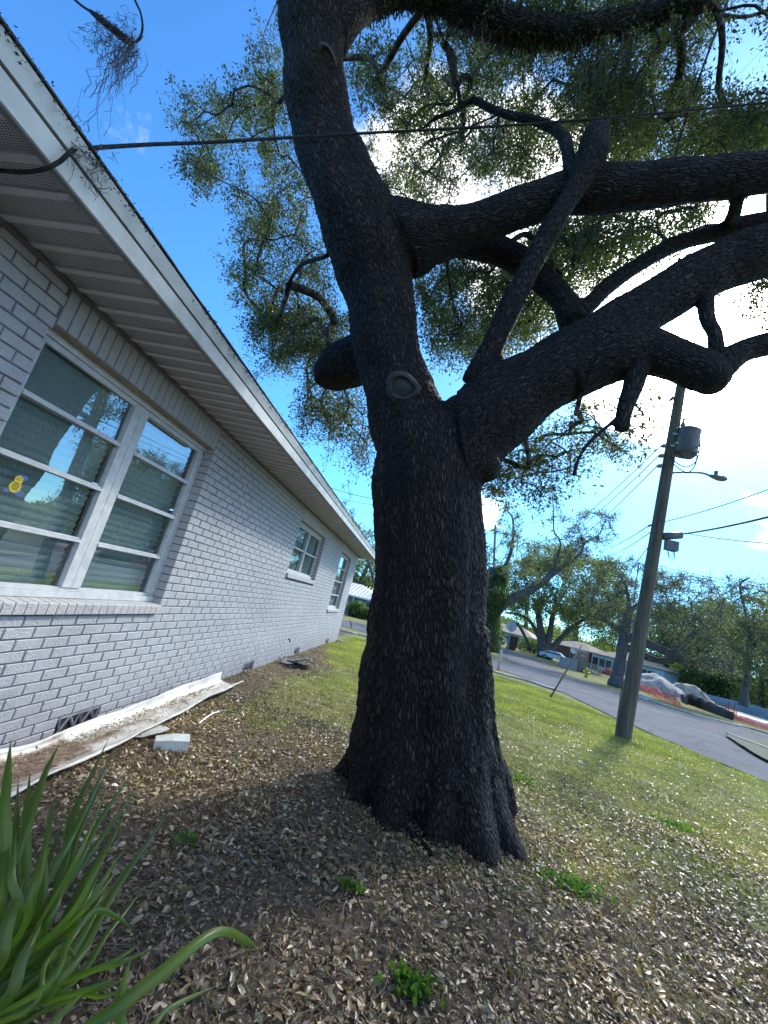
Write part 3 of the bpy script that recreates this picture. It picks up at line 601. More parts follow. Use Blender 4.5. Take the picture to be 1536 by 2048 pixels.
# ---------------------------------------------------------------- the big live oak
# limb: points (pixel x, pixel y, apparent width, distance plane)
LIMBS = {
 'trunk': [(828,1640,330,3.88),(830,1600,305,3.86),(834,1500,280,3.85),(838,1400,264,3.85),(846,1300,246,3.85),(852,1200,230,3.85),(855,1100,219,3.82),(850,1000,214,3.8),(850,920,210,3.8),(852,860,190,3.8)],
 'leader': [(848,960,190,3.8),(822,860,165,3.8),(797,780,138,3.75),(776,700,128,3.7),(765,600,134,3.62),(737,500,158,3.5),(700,410,150,3.35),(674,345,136,3.25),(655,300,126,3.2),(634,200,122,3.05),(624,100,126,2.9),(623,0,130,2.75),(628,-160,128,2.6),(640,-330,110,2.5)],
 'right_limb': [(880,960,165,3.8),(925,885,165,3.78),(1000,815,158,3.72),(1085,760,138,3.7),(1170,705,128,3.66),(1250,643,108,3.62),(1310,604,94,3.6),(1394,556,105,3.58),(1447,530,100,3.55),(1536,500,98,3.5),(1680,455,90,3.45),(1850,400,80,3.4),(2100,300,56,3.2),(2400,180,26,3.0)],
 'low_limb': [(1130,750,110,3.64),(1215,715,112,3.6),(1290,699,92,3.55),(1350,716,80,3.5),(1400,738,84,3.46),(1428,752,72,3.44)],
 'low_knob': [(1408,735,60,3.46),(1424,760,74,3.42),(1432,778,44,3.4)],
 'low_right': [(1430,745,58,3.45),(1480,706,44,3.42),(1536,688,46,3.4),(1640,668,42,3.36),(1760,640,36,3.3),(1950,600,24,3.1),(2150,520,12,2.9)],
 'low_up': [(1432,722,30,3.46),(1430,668,26,3.46),(1415,640,26,3.5),(1411,590,32,3.55)],
 'hang': [(1285,700,50,3.56),(1272,745,40,3.5),(1265,775,36,3.48),(1250,815,32,3.46),(1245,840,30,3.45),(1243,862,30,3.45)],
 'hang_thin': [(1240,830,12,3.45),(1216,852,11,3.42),(1199,866,11,3.4),(1174,890,10,3.38),(1155,922,10,3.36),(1147,953,13,3.36)],
 'limb_two': [(745,475,140,3.5),(820,478,128,3.52),(878,466,90,3.5),(968,441,74,3.48),(1048,412,74,3.45),(1128,388,76,3.44),(1218,378,84,3.42),(1318,370,84,3.4),(1418,360,80,3.38),(1536,345,72,3.35),(1680,325,66,3.3),(1850,300,60,3.3),(2100,230,40,3.2),(2400,120,18,3.0)],
 'limb_three': [(870,505,50,3.7),(918,494,44,3.85),(978,497,54,4.0),(1038,520,54,4.05),(1088,560,50,4.05),(1130,605,54,3.95),(1150,650,60,3.85)],
 'straight': [(955,770,70,3.7),(983,700,46,3.6),(1028,600,44,3.5),(1078,500,40,3.4),(1118,430,42,3.3),(1160,362,46,3.25),(1184,312,58,3.2),(1189,292,60,3.2),(1193,274,56,3.2),(1194,262,44,3.2)],
 'straight_fork': [(1150,370,30,3.26),(1138,320,25,3.3),(1133,285,24,3.35),(1113,260,20,3.4),(1068,240,18,3.45),(1018,230,15,3.5),(978,216,15,3.55),(945,200,14,3.6),(912,221,10,3.65),(868,238,9,3.7),(840,262,6,3.75)],
 'zig': [(920,208,11,3.62),(915,170,9,3.6),(903,140,8,3.55),(890,90,7,3.5),(872,40,7,3.45),(860,-10,7,3.4)],
 'parallel': [(1130,645,40,3.85),(1165,620,34,3.85),(1218,570,33,3.9),(1268,535,30,3.9),(1343,492,30,3.9),(1418,470,32,3.9),(1536,442,40,3.9),(1700,410,40,3.9)],
 'link': [(1476,392,24,3.45),(1470,420,24,3.6),(1462,445,26,3.85),(1460,465,22,3.9)],
 'left_stub': [(745,700,95,4.1),(705,722,92,4.25),(675,738,84,4.3),(660,755,76,4.3),(655,768,56,4.3)],
 'burl': [(955,925,90,3.65),(985,938,56,3.6),(997,944,34,3.58)],
 'top_limb': [(660,60,90,2.9),(700,30,62,2.9),(745,2,50,2.95),(800,-18,50,3.0),(880,-8,55,3.1),(950,22,62,3.15),(1010,50,56,3.2),(1080,62,48,3.25),(1180,55,40,3.3),(1300,30,34,3.4),(1420,-10,28,3.4)],
 'left_twig': [(660,505,12,3.55),(647,515,10,3.6),(610,526,9,3.9),(590,545,8,4.2),(570,585,6,4.5)],
 'mid_up': [(1005,497,14,4.0),(1060,470,12,4.2),(1130,560,12,4.4),(1150,520,9,4.6)],
}

oak = thing('live_oak', 'massive old live oak with dark furrowed trunk and forked limbs in the front yard', 'tree', loc=(.36, 3.9, 0))
OB = np.array([.36, 3.9, 0.])
def limb_pts(L):
    P = np.array([at(a, b, Yp) for a, b, w_, Yp in L]); R = np.array([.485 * w_ * depth(p) / FOC for p, (_, _, w_, _) in zip(P, L)])
    Q = catmull(np.c_[P, R], 5); return Q[:, :3], np.maximum(Q[:, 3], .004)
SK = {}
for k_, L in LIMBS.items():
    P, R = limb_pts(L)
    if k_ == 'trunk':
        base = np.array([[.40, 3.92, -.35], [.39, 3.92, -.05]]); P = np.vstack([base, P[2:]]); R = np.concatenate([[.66, .66], R[2:]])
    SK[k_] = (P, R)
# root flares
def root(name, ang, reach, r0, lift=.75, w_=0.):
    a = math.radians(ang); d = np.array([math.cos(a), math.sin(a), 0]); c = np.array([.38, 3.90, 0.]); P = [c + d * .08 + [0, 0, lift + .55], c + d * .30 + [0, 0, lift * .66], c + d * .49 + [0, 0, .27], c + d * (.54 + reach * .5) + [0, 0, .06], c + d * (.56 + reach) + [0, 0, -.08]]
    Q = catmull(np.c_[np.array(P), [r0 * .9, r0, r0 * .85, r0 * .52, r0 * .22]], 5); SK[name] = (Q[:, :3], Q[:, 3])
for i, (ang, reach, r0, lift) in enumerate([(-62, .42, .26, .9), (-40, .43, .22, .8), (-84, .22, .25, .7), (-112, .25, .27, .8), (-140, .22, .27, .9), (-172, .26, .24, .7), (10, .3, .25, .8), (60, .4, .26, .8), (120, .4, .26, .8)]): root('root%d' % i, ang, reach, r0, lift)
SK['surface_root'] = (catmull(np.array([at(740, 1668, 3.45), at(790, 1700, 3.25), at(835, 1722, 3.1), at(862, 1745, 3.0)]) + [0, 0, .0], 5), None)
q = SK['surface_root'][0]; q[:, 2] = gh(q[:, 0], q[:, 1]) + .012; SK['surface_root'] = (q, np.linspace(.055, .018, len(q)))
tm = MB()
for P, R in SK.values():
    dP = np.concatenate([[0], np.cumsum(np.linalg.norm(np.diff(P, axis=0), axis=1))]); s = np.linspace(0, dP[-1], max(4, int(dP[-1] / .07))); Pn = np.stack([np.interp(s, dP, P[:, i]) for i in range(3)], 1); Rn = np.interp(s, dP, R)
    wob = np.array([mn.noise(Vector(p) * 2.3) for p in Pn]); Rn = Rn * (1 + .07 * wob); tm.tube(Pn, Rn, 20)
    if R[-1] > .03:                      # rounded ends
        for t_, s_ in ((Pn[-1], Rn[-1]), (Pn[0], Rn[0])):
            pass
tmp = tm.obj('tmp', M['bark']); md = tmp.modifiers.new('r', 'REMESH'); md.mode = 'VOXEL'; md.voxel_size = .0165; md2 = tmp.modifiers.new('s', 'SMOOTH'); md2.factor = .5; md2.iterations = 7
dg = bpy.context.evaluated_depsgraph_get(); me = bpy.data.meshes.new_from_object(tmp.evaluated_get(dg)); bpy.data.objects.remove(tmp, do_unlink=True)
nv = len(me.vertices); co = np.empty(nv * 3, np.float32); me.vertices.foreach_get('co', co); co = co.reshape(-1, 3).astype(float)
no = np.empty(nv * 3, np.float32); me.vertices.foreach_get('normal', no); no = no.reshape(-1, 3).astype(float)
best = np.full(nv, 1e9); bark = np.zeros((nv, 3)); rad = np.zeros(nv)
for ti, (P, R) in enumerate(SK.values()):
    lo = P.min(0) - .9; hi = P.max(0) + .9; sel = np.where(((co > lo) & (co < hi)).all(1))[0]
    T, U, W = frames(P); s = np.concatenate([[0], np.cumsum(np.linalg.norm(np.diff(P, axis=0), axis=1))])
    for i in range(len(P) - 1):
        a, b = P[i], P[i + 1]; ab = b - a; l2 = ab @ ab + 1e-9; c = co[sel]; t = np.clip(((c - a) @ ab) / l2, 0, 1); q = a + t[:, None] * ab; d = np.linalg.norm(c - q, axis=1); r = R[i] + t * (R[i + 1] - R[i]); e = d / r + (0.15 if ti > 2 else 0)
        m = e < best[sel]; ii = sel[m]; best[ii] = e[m]; o_ = (c - q)[m]; u = U[i] * (1 - t[m])[:, None] + U[i + 1] * t[m][:, None]; w__ = W[i] * (1 - t[m])[:, None] + W[i + 1] * t[m][:, None]
        tt = (c[m] - a) @ (ab / math.sqrt(l2)) + s[i]
        bark[ii, 0] = (o_ * u).sum(1) + ti * 3.1; bark[ii, 1] = (o_ * w__).sum(1); bark[ii, 2] = tt * .24; rad[ii] = r[m]
amp = np.clip(rad / .35, .15, 1.)
disp = np.empty(nv)
for i in range(nv):
    v = Vector(bark[i]); dd_ = mn.voronoi(v * 43.)[0]; disp[i] = min(1., (dd_[1] - dd_[0]) * 2.2) * .011 + mn.noise(v * 4.) * .030 + mn.noise(Vector(co[i]) * 2.6) * .045 + mn.noise(Vector((bark[i][0] * 5, bark[i][1] * 5, bark[i][2] * 2))) * .03 + mn.noise(v * 60.) * .006
co2 = co + no * (disp * amp)[:, None]
me.vertices.foreach_set('co', (co2 - OB).astype(np.float32).ravel()); a_ = me.attributes.new('bark', 'FLOAT_VECTOR', 'POINT'); a_.data.foreach_set('vector', bark.astype(np.float32).ravel())
me.polygons.foreach_set('use_smooth', np.ones(len(me.polygons), bool)); me.materials.clear(); me.materials.append(M['bark']); me.update()
tro = bpy.data.objects.new('trunk', me); COL.objects.link(tro); tro.parent = oak
print('oak verts', nv)
# pruning scars
def scar(px, py, Yp, wpx, hpx, tilt=0, push=.0):
    c = at(px, py, Yp); v = unit(EYE - c); v = unit(v + np.array([0, 0, .12])); up = unit(np.array([.12, 0, 1]) - v * v[2]); rt = np.cross(up, v)
    s = depth(c) / FOC; a = np.linspace(0, 2 * math.pi, 28, endpoint=False); R_ = MB(); prof = [(.74, -.02), (.77, .006), (.84, .016), (.98, .012), (1.12, -.006), (1.26, -.05)]
    V = []
    for f, h in prof:
        for t in a:
            k = 1 + .07 * math.sin(3 * t + 1) + .03 * math.sin(5 * t) + .03 * mn.noise(Vector((t * 3, f * 5, 1))); V.append(c + rt * math.cos(t) * f * k * wpx * s / 2 + up * math.sin(t) * f * k * hpx * s / 2 + v * (h * wpx / 62 + push))
    n = 28; F = [(i * n + j, i * n + (j + 1) % n, (i + 1) * n + (j + 1) % n, (i + 1) * n + j) for i in range(len(prof) - 1) for j in range(n)]
    o = mk('branch_scar', np.array(V) - OB, F, M['scar'], oak, True); V = V[:n] + [c + v * (.0 + push)]; mk('cut_face', np.array(V) - OB, [(i, (i + 1) % n, n) for i in range(n)], M['scar_in'], o, False)
SURF = None
from mathutils.bvhtree import BVHTree
bv = BVHTree.FromPolygons([tuple(x) for x in co2.tolist()], [tuple(p.vertices) for p in me.polygons])
def hit(px, py):
    h = bv.ray_cast(Vector(EYE), Vector(ray(px, py))); return None if h[0] is None else np.array(h[0])
for (px, py, wp, hp) in ((805, 775, 58, 48), (653, 112, 34, 24)):
    h = hit(px, py); scar(px, py, h[1], wp, hp, push=.045 if py > 500 else .03)
# crown: leaf sprays at real depths, joined to the limbs by branches and twigs
def poly_sample(poly, n):
    poly = np.array(poly, float); lo, hi = poly.min(0), poly.max(0); out = []
    while len(out) < n:
        p = RNG.uniform(lo, hi); x, y = p; ins = False; j = len(poly) - 1
        for i in range(len(poly)):
            if (poly[i, 1] > y) != (poly[j, 1] > y) and x < (poly[j, 0] - poly[i, 0]) * (y - poly[i, 1]) / (poly[j, 1] - poly[i, 1] + 1e-9) + poly[i, 0]: ins = not ins
            j = i
        if ins: out.append(p)
    return np.array(out)
ZONES = [  # polygon in the view, sprays, near distance, far distance, leaves per spray
 ([(520, 0), (560, 0), (590, 260), (640, 420), (600, 470), (520, 420), (455, 380), (380, 345), (362, 230), (420, 190), (500, 150), (530, 90)], 72, 4.6, 6.5, 150),
 ([(345, 165), (420, 185), (420, 300), (365, 310), (355, 250)], 6, 4.8, 5.4, 50),
 ([(470, 400), (600, 400), (655, 520), (680, 640), (620, 680), (520, 650), (480, 560)], 70, 4.8, 7.0, 140),
 ([(500, 620), (700, 640), (720, 700), (640, 740), (560, 740), (510, 700)], 46, 5.0, 6.8, 160),
 ([(600, 780), (735, 740), (745, 900), (720, 935), (640, 880)], 40, 5.2, 7.5, 100),
 ([(560, 800), (660, 820), (660, 900), (600, 860)], 10, 5.5, 7.5, 60),
 ([(700, 100), (900, 60), (1100, 40), (1250, 160), (1300, 330), (1100, 330), (1000, 400), (860, 410), (780, 390), (730, 300), (705, 200)], 250, 3.9, 8.0, 130),
 ([(800, -40), (1450, -40), (1440, 60), (1380, 160), (1240, 200), (1100, 110), (980, 90), (880, 40)], 135, 3.3, 6.5, 150),
 ([(1150, 150), (1380, 160), (1536, 240), (1536, 320), (1200, 330)], 165, 3.7, 7.5, 120),
 ([(1440, 230), (1600, 180), (1600, 330), (1450, 330)], 30, 3.6, 6.0, 130),
 ([(1470, -60), (1640, -60), (1640, 30), (1540, 20)], 14, 3.6, 6.0, 120),
 ([(820, 540), (1080, 500), (1130, 640), (960, 735), (870, 700), (840, 620)], 170, 4.2, 8.5, 125),
 ([(1050, 430), (1440, 400), (1400, 470), (1250, 540), (1160, 620), (1070, 560)], 150, 4.0, 8.5, 110),
 ([(1460, 560), (1640, 500), (1640, 590), (1500, 600)], 14, 4.0, 6.5, 90),
 ([(985, 910), (1080, 850), (1190, 790), (1200, 860), (1290, 880), (1270, 915), (1160, 930), (1080, 985), (990, 990)], 52, 4.4, 7.5, 75),
 ([(1270, 800), (1300, 790), (1290, 880), (1262, 870)], 5, 3.5, 3.8, 26),
 ([(930, 880), (1000, 890), (1000, 1040), (955, 1040)], 10, 4.6, 6.5, 60),
 ([(600, -700), (1900, -700), (1900, -60), (600, -60)], 130, 2.6, 5.5, 200),
 ([(1560, -60), (2300, -200), (2300, 650), (1560, 590)], 110, 3.0, 6.5, 190)]
C = []; NL = []
for poly, n, d0, d1, nl in ZONES:
    for p in poly_sample(poly, n):
        v = ray(*p); vy = max(v[1], .12); P = EYE + v * (RNG.uniform(d0, d1) / vy)
        if P[2] < 2.2: continue
        C.append(P); NL.append(nl)
# the crown over the drive side and above the camera, outside the frame but shading the yard
for _ in range(150):
    P = np.array([RNG.uniform(-1.5, 8.5), RNG.uniform(-3, 11), RNG.uniform(6.5, 11.5)]); q, d = proj(P)
    if d[0] > 0 and -60 < q[0][0] < 1590 and -60 < q[0][1]: continue
    C.append(P); NL.append(230)
C = np.array(C); NL = np.array(NL)
# nodes to attach to
NODES = []; NR = []; PAR = []
for k_, (P, R) in SK.items():
    if k_.startswith('root') or k_ in ('surface_root', 'trunk', 'burl', 'low_knob', 'straight', 'left_stub'): continue
    for p, r in list(zip(P, R))[::3]: NODES.append(p); NR.append(r)
base_n = len(NODES); NODES = np.array(NODES); isbase = np.ones(base_n, bool)
paths = []                              # (points, r0, r1)
order = np.argsort([np.min(np.linalg.norm(NODES - c, axis=1)) for c in C])
npos = [p for p in NODES]; ncost = [0.] * base_n; npar = [-1] * base_n; segs_ = []
for ci in order:
    c = C[ci]; A = np.array(npos); d = np.linalg.norm(A - c, axis=1) + .25 * np.array(ncost)
    # prefer parents that lie towards the fork, so that branches run outwards
    j = int(np.argmin(d)); a = A[j]; L = np.linalg.norm(c - a); m = max(2, int(L / .3)); prev = j
    side = unit(RNG.normal(size=3)) * L * .10; wig = RNG.normal(size=(m + 1, 3)) * .045
    pts = []
    for q in range(1, m + 1):
        t = q / m; p = a + (c - a) * t + side * math.sin(math.pi * t) + wig[q] * math.sqrt(L) * (1 if q < m else 0) + np.array([0, 0, .10 * L * math.sin(math.pi * t)]); pts.append(p)
        npos.append(p); ncost.append(ncost[prev] + L / m); npar.append(prev); prev = len(npos) - 1
load = np.zeros(len(npos)); has = np.zeros(len(npos), bool)
for i in range(len(npos) - 1, base_n - 1, -1):
    if not has[i]: load[i] += 1
    load[npar[i]] += load[i]; has[npar[i]] = True
rr_ = .0078 * load ** .48 + .001
child = {}
for i in range(base_n, len(npos)): child.setdefault(npar[i], []).append(i)
tb = MB(); A = np.array(npos); done = set(); nb = 0
for i in range(base_n, len(npos)):
    if i in done: continue
    ch = [npar[i], i]; done.add(i); cur = i
    while True:
        nx = [k for k in child.get(cur, []) if k not in done]
        if not nx: break
        cur = max(nx, key=lambda k: load[k]); done.add(cur); ch.append(cur)
    P = A[ch]; R = rr_[ch].copy(); R[0] = R[1] * 1.1
    P = catmull(P, 3) if len(P) > 2 else P; R = np.interp(np.linspace(0, 1, len(P)), np.linspace(0, 1, len(R)), R)
    tb.tube(P, R, 6 if R.max() > .012 else 4, False); nb += 1
print('branches', nb)
LV = []; LF = []; ln = 0; tw = MB(); mossP = []
for c, nl in zip(C, NL):
    d = np.linalg.norm(c - EYE); far_ = d > 9; k = int(RNG.integers(7, 11)); rad_ = RNG.uniform(.30, .50)
    if nl < 70: rad_ *= .75; k = 5
    for q in range(k):
        dr = unit(RNG.normal(size=3) + [0, 0, .15]); Lk = rad_ * RNG.uniform(.6, 1.25); e = c + dr * Lk + [0, 0, -.05]; mid = (c + e) / 2 + RNG.normal(size=3) * .035; tp_ = catmull([c, mid, e], 3)
        tw.tube(tp_, np.linspace(.0035, .0012, len(tp_)), 3, False)
        m = max(3, int(2.0 * nl / k * RNG.uniform(.6, 1.3))); t = RNG.random(m) ** .7; base = c + (e - c) * t[:, None] + RNG.normal(size=(m, 3)) * .055
        dirs = unit(dr[None] * .7 + RNG.normal(size=(m, 3)) * .75 + [0, 0, -.12]); ll = RNG.uniform(.030, .066, m) * (1.12 if far_ else 1)
        V, F = leaves(base, dirs, ll, ll * RNG.uniform(.17, .25, m)); LV.append(V); LF.append(F + ln); ln += len(V)
tb.obj('branch', M['bark2'], oak, True, OB)['kind'] = 'stuff'
tw.obj('twig', M['bark2'], oak, False, OB)['kind'] = 'stuff'
LV = np.concatenate(LV) - OB; LF = np.concatenate(LF); print('leaves', len(LF))
mk('crown', LV, LF, M['leaf'], oak)
def moss_mesh(anchors, name, parent, loc, lens, per=14, mat=None, spread=.05):
    mb = []; fb = []; n = 0
    for a, L in zip(anchors, lens):
        for _ in range(per):
            m = 8; p = np.array(a) + RNG.normal(0, spread, 3) * [1, 1, .3]; l = L * RNG.uniform(.35, 1.); t = np.linspace(0, 1, m); x = np.cumsum(RNG.normal(0, .018, (m, 3)), 0); c = p + x + np.outer(t, [0, 0, -l]); w_ = RNG.uniform(.0010, .0022)
            s = unit(RNG.normal(size=3)) * w_; V = np.concatenate([c - s, c + s]); F = np.array([(i, i + 1, m + i + 1, m + i) for i in range(m - 1)]); mb.append(V); fb.append(F + n); n += len(V)
            k = 5; ii = RNG.integers(0, m, k); b0 = c[ii]; d_ = unit(RNG.normal(size=(k, 3))) * RNG.uniform(.012, .035, (k, 1)); s2 = unit(np.cross(d_, [0, 0, 1.])) * w_ * .8
            V = np.stack([b0 - s2, b0 + d_, b0 + s2, b0 + d_ * .4], 1).reshape(-1, 3); mb.append(V); fb.append(np.arange(4 * k).reshape(k, 4) + n); n += 4 * k
    V = np.concatenate(mb) - (np.array(loc) if loc is not None else 0); return mk(name, V, np.concatenate(fb), mat or M['moss'], parent)
an = []; le = []
for (x0, x1, y0, y1, Yp, n) in ((900, 1400, 40, 120, 3.3, 26), (560, 700, 640, 690, 4.8, 6), (850, 960, 260, 420, 4.0, 9), (480, 560, 560, 640, 5.5, 5), (900, 1020, 200, 330, 3.6, 6), (700, 760, 250, 330, 3.8, 4), (1000, 1300, 100, 250, 3.8, 8)):
    for _ in range(n): an.append(at(RNG.uniform(x0, x1), RNG.uniform(y0, y1), Yp + RNG.uniform(-.2, .3))); le.append(RNG.uniform(.25, .7))
o = moss_mesh(an, 'hanging_moss', oak, OB, le, 16); o['kind'] = 'stuff'
# moss coat on the top limb
P, R = SK['top_limb']; n = 9000; i = RNG.integers(10, len(P) - 1, n); dd_ = unit(RNG.normal(size=(n, 3)) + [0, 0, -.3]); b0 = P[i] + dd_ * (R[i] * .95)[:, None] + RNG.normal(0, .02, (n, 3)); V, F = leaves(b0, dd_ + [0, 0, -.8], RNG.uniform(.03, .09, n), RNG.uniform(.004, .010, n))
mk('limb_fern', V - OB, F, simple('resurrection_fern', (.06, .075, .02), (.03, .036, .014), 6, .8), oak)['kind'] = 'stuff'
# ---------------------------------------------------------------- ground cover
def frustum(x, y, margin=650):
    p, d = proj(np.stack([x, y, gh(x, y)], 1)); return (d > .15) & (p[:, 0] > -margin) & (p[:, 0] < 1536 + margin) & (p[:, 1] > 1150) & (p[:, 1] < 2048 + 2 * margin)
def on_yard(x, y):                       # near side of the kerb and road
    lim = np.interp(x, [-9, -3.2, -2, 0, 3.1, 4.4, 5.1, 5.7, 6.05, 6.6, 7.1, 9], [21, 17.7, 17.5, 17.3, 17.0, 16.2, 15.7, 14.4, 11.9, 10.1, 9.1, 4.9]); return y < lim - .12
def scatter(n, x0, x1, y0, y1, f):
    x = RNG.uniform(x0, x1, n); y = y0 + (y1 - y0) * RNG.random(n) ** 1.0; k = RNG.random(n) < f(x, y); x, y = x[k], y[k]
    k = frustum(x, y) & on_yard(x, y) & (x > WX + .02) & (((x - .38) ** 2 + (y - 3.92) ** 2) > .36); return x[k], y[k]
def lit_d(x, y):
    gutm = ~((x < -1.93 - .02 * y) & (y > 1.6) & (y < 5.6))
    d = 1 - .45 * lawn(x, y); d = d * (1 - .70 * smooth01(np.hypot(x, y), 6, 15)) * (.25 + 1.3 * vnoise(x, y, 2.6)) * (.4 + 1.0 * vnoise(x + 5, y, 7.)); return np.clip(d, 0, 1) * gutm
def litter(n, box, scale, name):
    x, y = scatter(n, *box, lit_d); n = len(x); d = RNG.normal(size=(n, 3)) * [1, 1, .25]; z = gh(x, y) + .004 + RNG.random(n) ** 2 * .018
    L = (.014 + .040 * RNG.random(n) ** 1.3) * scale; D = unit(d); up = unit(RNG.normal(size=(n, 3)) * .5 + [0, 0, 1]); S = unit(np.cross(D, up)); Nn = np.cross(S, D); W_ = (L * RNG.uniform(.17, .27, n))[:, None]; L = L[:, None]; P = np.stack([x, y, z], 1)
    cu = RNG.uniform(-.25, .35, n)[:, None] * L; fo = RNG.uniform(-.1, .5, n)[:, None] * W_
    v = [P, P + D * L * .3 + S * W_ * .85 + Nn * (fo + cu * .5), P + D * L * .65 + S * W_ * .8 + Nn * (fo + cu * .5), P + D * L, P + D * L * .65 - S * W_ * .8 + Nn * (fo + cu * .5), P + D * L * .3 - S * W_ * .85 + Nn * (fo + cu * .5), P + D * L * .48 + Nn * cu * .5]
    V = np.stack(v, 1).reshape(-1, 3); T = np.array([(0, 1, 6), (1, 2, 6), (2, 3, 6), (3, 4, 6), (4, 5, 6), (5, 0, 6)]); F = (np.arange(n)[:, None, None] * 7 + T[None]).reshape(-1, 3); print(name, n)
    return mk(name, V, F, M['litter'], smooth=True)
o = litter(135000, (-2.4, 5.2, .4, 5.2), 1.0, 'leaf_litter'); tag(o, 'pale and brown fallen oak leaves covering the near yard', kind='stuff')
o = litter(120000, (-2.4, 9, 5.2, 16), 1.0, 'leaf_litter'); tag(o, 'fallen oak leaves scattered over the far lawn', kind='stuff')
def crumbs(n, name):
    x, y = scatter(n, -2.4, 5.4, .4, 6.5, lambda x, y: .4 + .6 * vnoise(x, y, 4.)); n = len(x); L = RNG.uniform(.005, .018, n); V, F = leaves(np.stack([x, y, gh(x, y) + .004 + RNG.random(n) * .012], 1), RNG.normal(size=(n, 3)) * [1, 1, .35], L, L * RNG.uniform(.08, .4, n)); return mk(name, V, F, M['litter'])
tag(crumbs(170000, 'leaf_crumbs'), 'crushed leaf crumbs and chaff between the fallen leaves', kind='stuff')
def grass_d(x, y): return np.clip((lawn(x, y) * 1.3 - .10 + .25 * (vnoise(x, y, 5) - .5)) * (.25 + 1.5 * vnoise(x + 3, y + 11, 1.1) * (.4 + vnoise(x, y + 2, 3.3))), 0.07, 1)
def grass(n, box, h0, h1, wd, name):
    x, y = scatter(n, *box, grass_d); n = len(x); z = gh(x, y); h = RNG.uniform(h0, h1, n)[:, None] * (.6 + .8 * vnoise(x, y, 1.7))[:, None]; a = RNG.uniform(0, 6.283, n); s = np.stack([np.cos(a), np.sin(a), a * 0], 1) * wd
    P = np.stack([x, y, z], 1); l = RNG.normal(size=(n, 3)) * [.9, .9, .1] + [0, 0, 1]; tipb = P + unit(l) * h * .6; tip = tipb + unit(l + RNG.normal(size=(n, 3)) * [.8, .8, 0]) * h * .5
    V = np.stack([P - s, P + s, tipb + s * .7, tip, tipb - s * .7], 1).reshape(-1, 3); T = np.array([(0, 1, 2), (0, 2, 4), (4, 2, 3)]); F = (np.arange(n)[:, None, None] * 5 + T[None]).reshape(-1, 3); print(name, n); return mk(name, V, F, M['grass'])
tag(grass(270000, (-2.4, 8, .6, 9), .018, .05, .0022, 'lawn_grass'), 'short green grass growing through the leaf litter', kind='stuff')
tag(grass(300000, (-2.4, 8, 9, 17.8), .025, .06, .004, 'lawn_grass'), 'short green grass of the lawn towards the road', kind='stuff')
# verge grass beyond the road
x = RNG.uniform(-6, 30, 60000); y = RNG.uniform(16, 60, 60000)
# thin roots, stalks and twigs lying about
tq = MB(); n = 0
for _ in range(4200):
    x = RNG.uniform(-2.2, 3.6); y = RNG.uniform(1.4, 6.) if RNG.random() < .5 else RNG.uniform(1.6, 3.4)
    if not frustum(np.array([x]), np.array([y]))[0] or ((x - .38) ** 2 + (y - 3.92) ** 2) < .5: continue
    L = RNG.uniform(.05, .22); a = RNG.uniform(0, 6.28); m = 5; t = np.linspace(0, 1, m); px = x + np.cos(a) * L * t + RNG.normal(0, .01, m); py = y + np.sin(a) * L * t + RNG.normal(0, .01, m); pz = gh(px, py) + .012 + .02 * np.sin(t * 3.14) * RNG.random()
    tq.tube(np.stack([px, py, pz], 1), RNG.uniform(.0007, .0022), 3, False)
tag(tq.obj('fallen_twigs', simple('dry_twig', (.20, .16, .12), (.08, .06, .045), 9, .8)), 'dry stalks and twigs among the leaf litter', kind='stuff')
# small green weed clumps
def weed(px, py, r, n, label, L=.035, up=1.):
    c = G(px, py); c[2] = gh(c[0], c[1]); t = thing('weed_clump', label, 'weed', 'green weed clumps in the leaf litter', c); P = np.stack([RNG.normal(0, r, n), RNG.normal(0, r * .6, n), RNG.random(n) * .03], 1); D = RNG.normal(size=(n, 3)) * [1, 1, .3] + [0, 0, up]
    V, F = leaves(P, D, RNG.uniform(.6, 1.3, n) * L, RNG.uniform(.25, .4, n) * L, .15); mk('leaves', V, F, M['weed'], t)
    sb = MB()
    for q in range(0, n, 6): sb.tube([P[q] * [1, 1, 0] - [0, 0, .02], P[q] + D[q] * .005], .0012, 3, False)
    sb.obj('stem', M['weed'], t)['kind'] = 'stuff'
weed(1140, 1790, .10, 260, 'broad green weed clump on the litter just right of the oak roots')
weed(820, 1990, .05, 150, 'small dark green weed at the bottom edge below the oak', .04, 1.5)
weed(1355, 1655, .13, 260, 'bright green clump of clover in the lawn at right')
weed(1025, 1560, .14, 300, 'yellow green weed patch beside the right flank of the oak trunk')
weed(690, 1790, .04, 40, 'tiny dark weed in the trunk shadow left of the roots', .04, 1.2)
weed(370, 1690, .04, 40, 'tiny weed in the leaf litter below the fallen gutter', .04, 1.2)
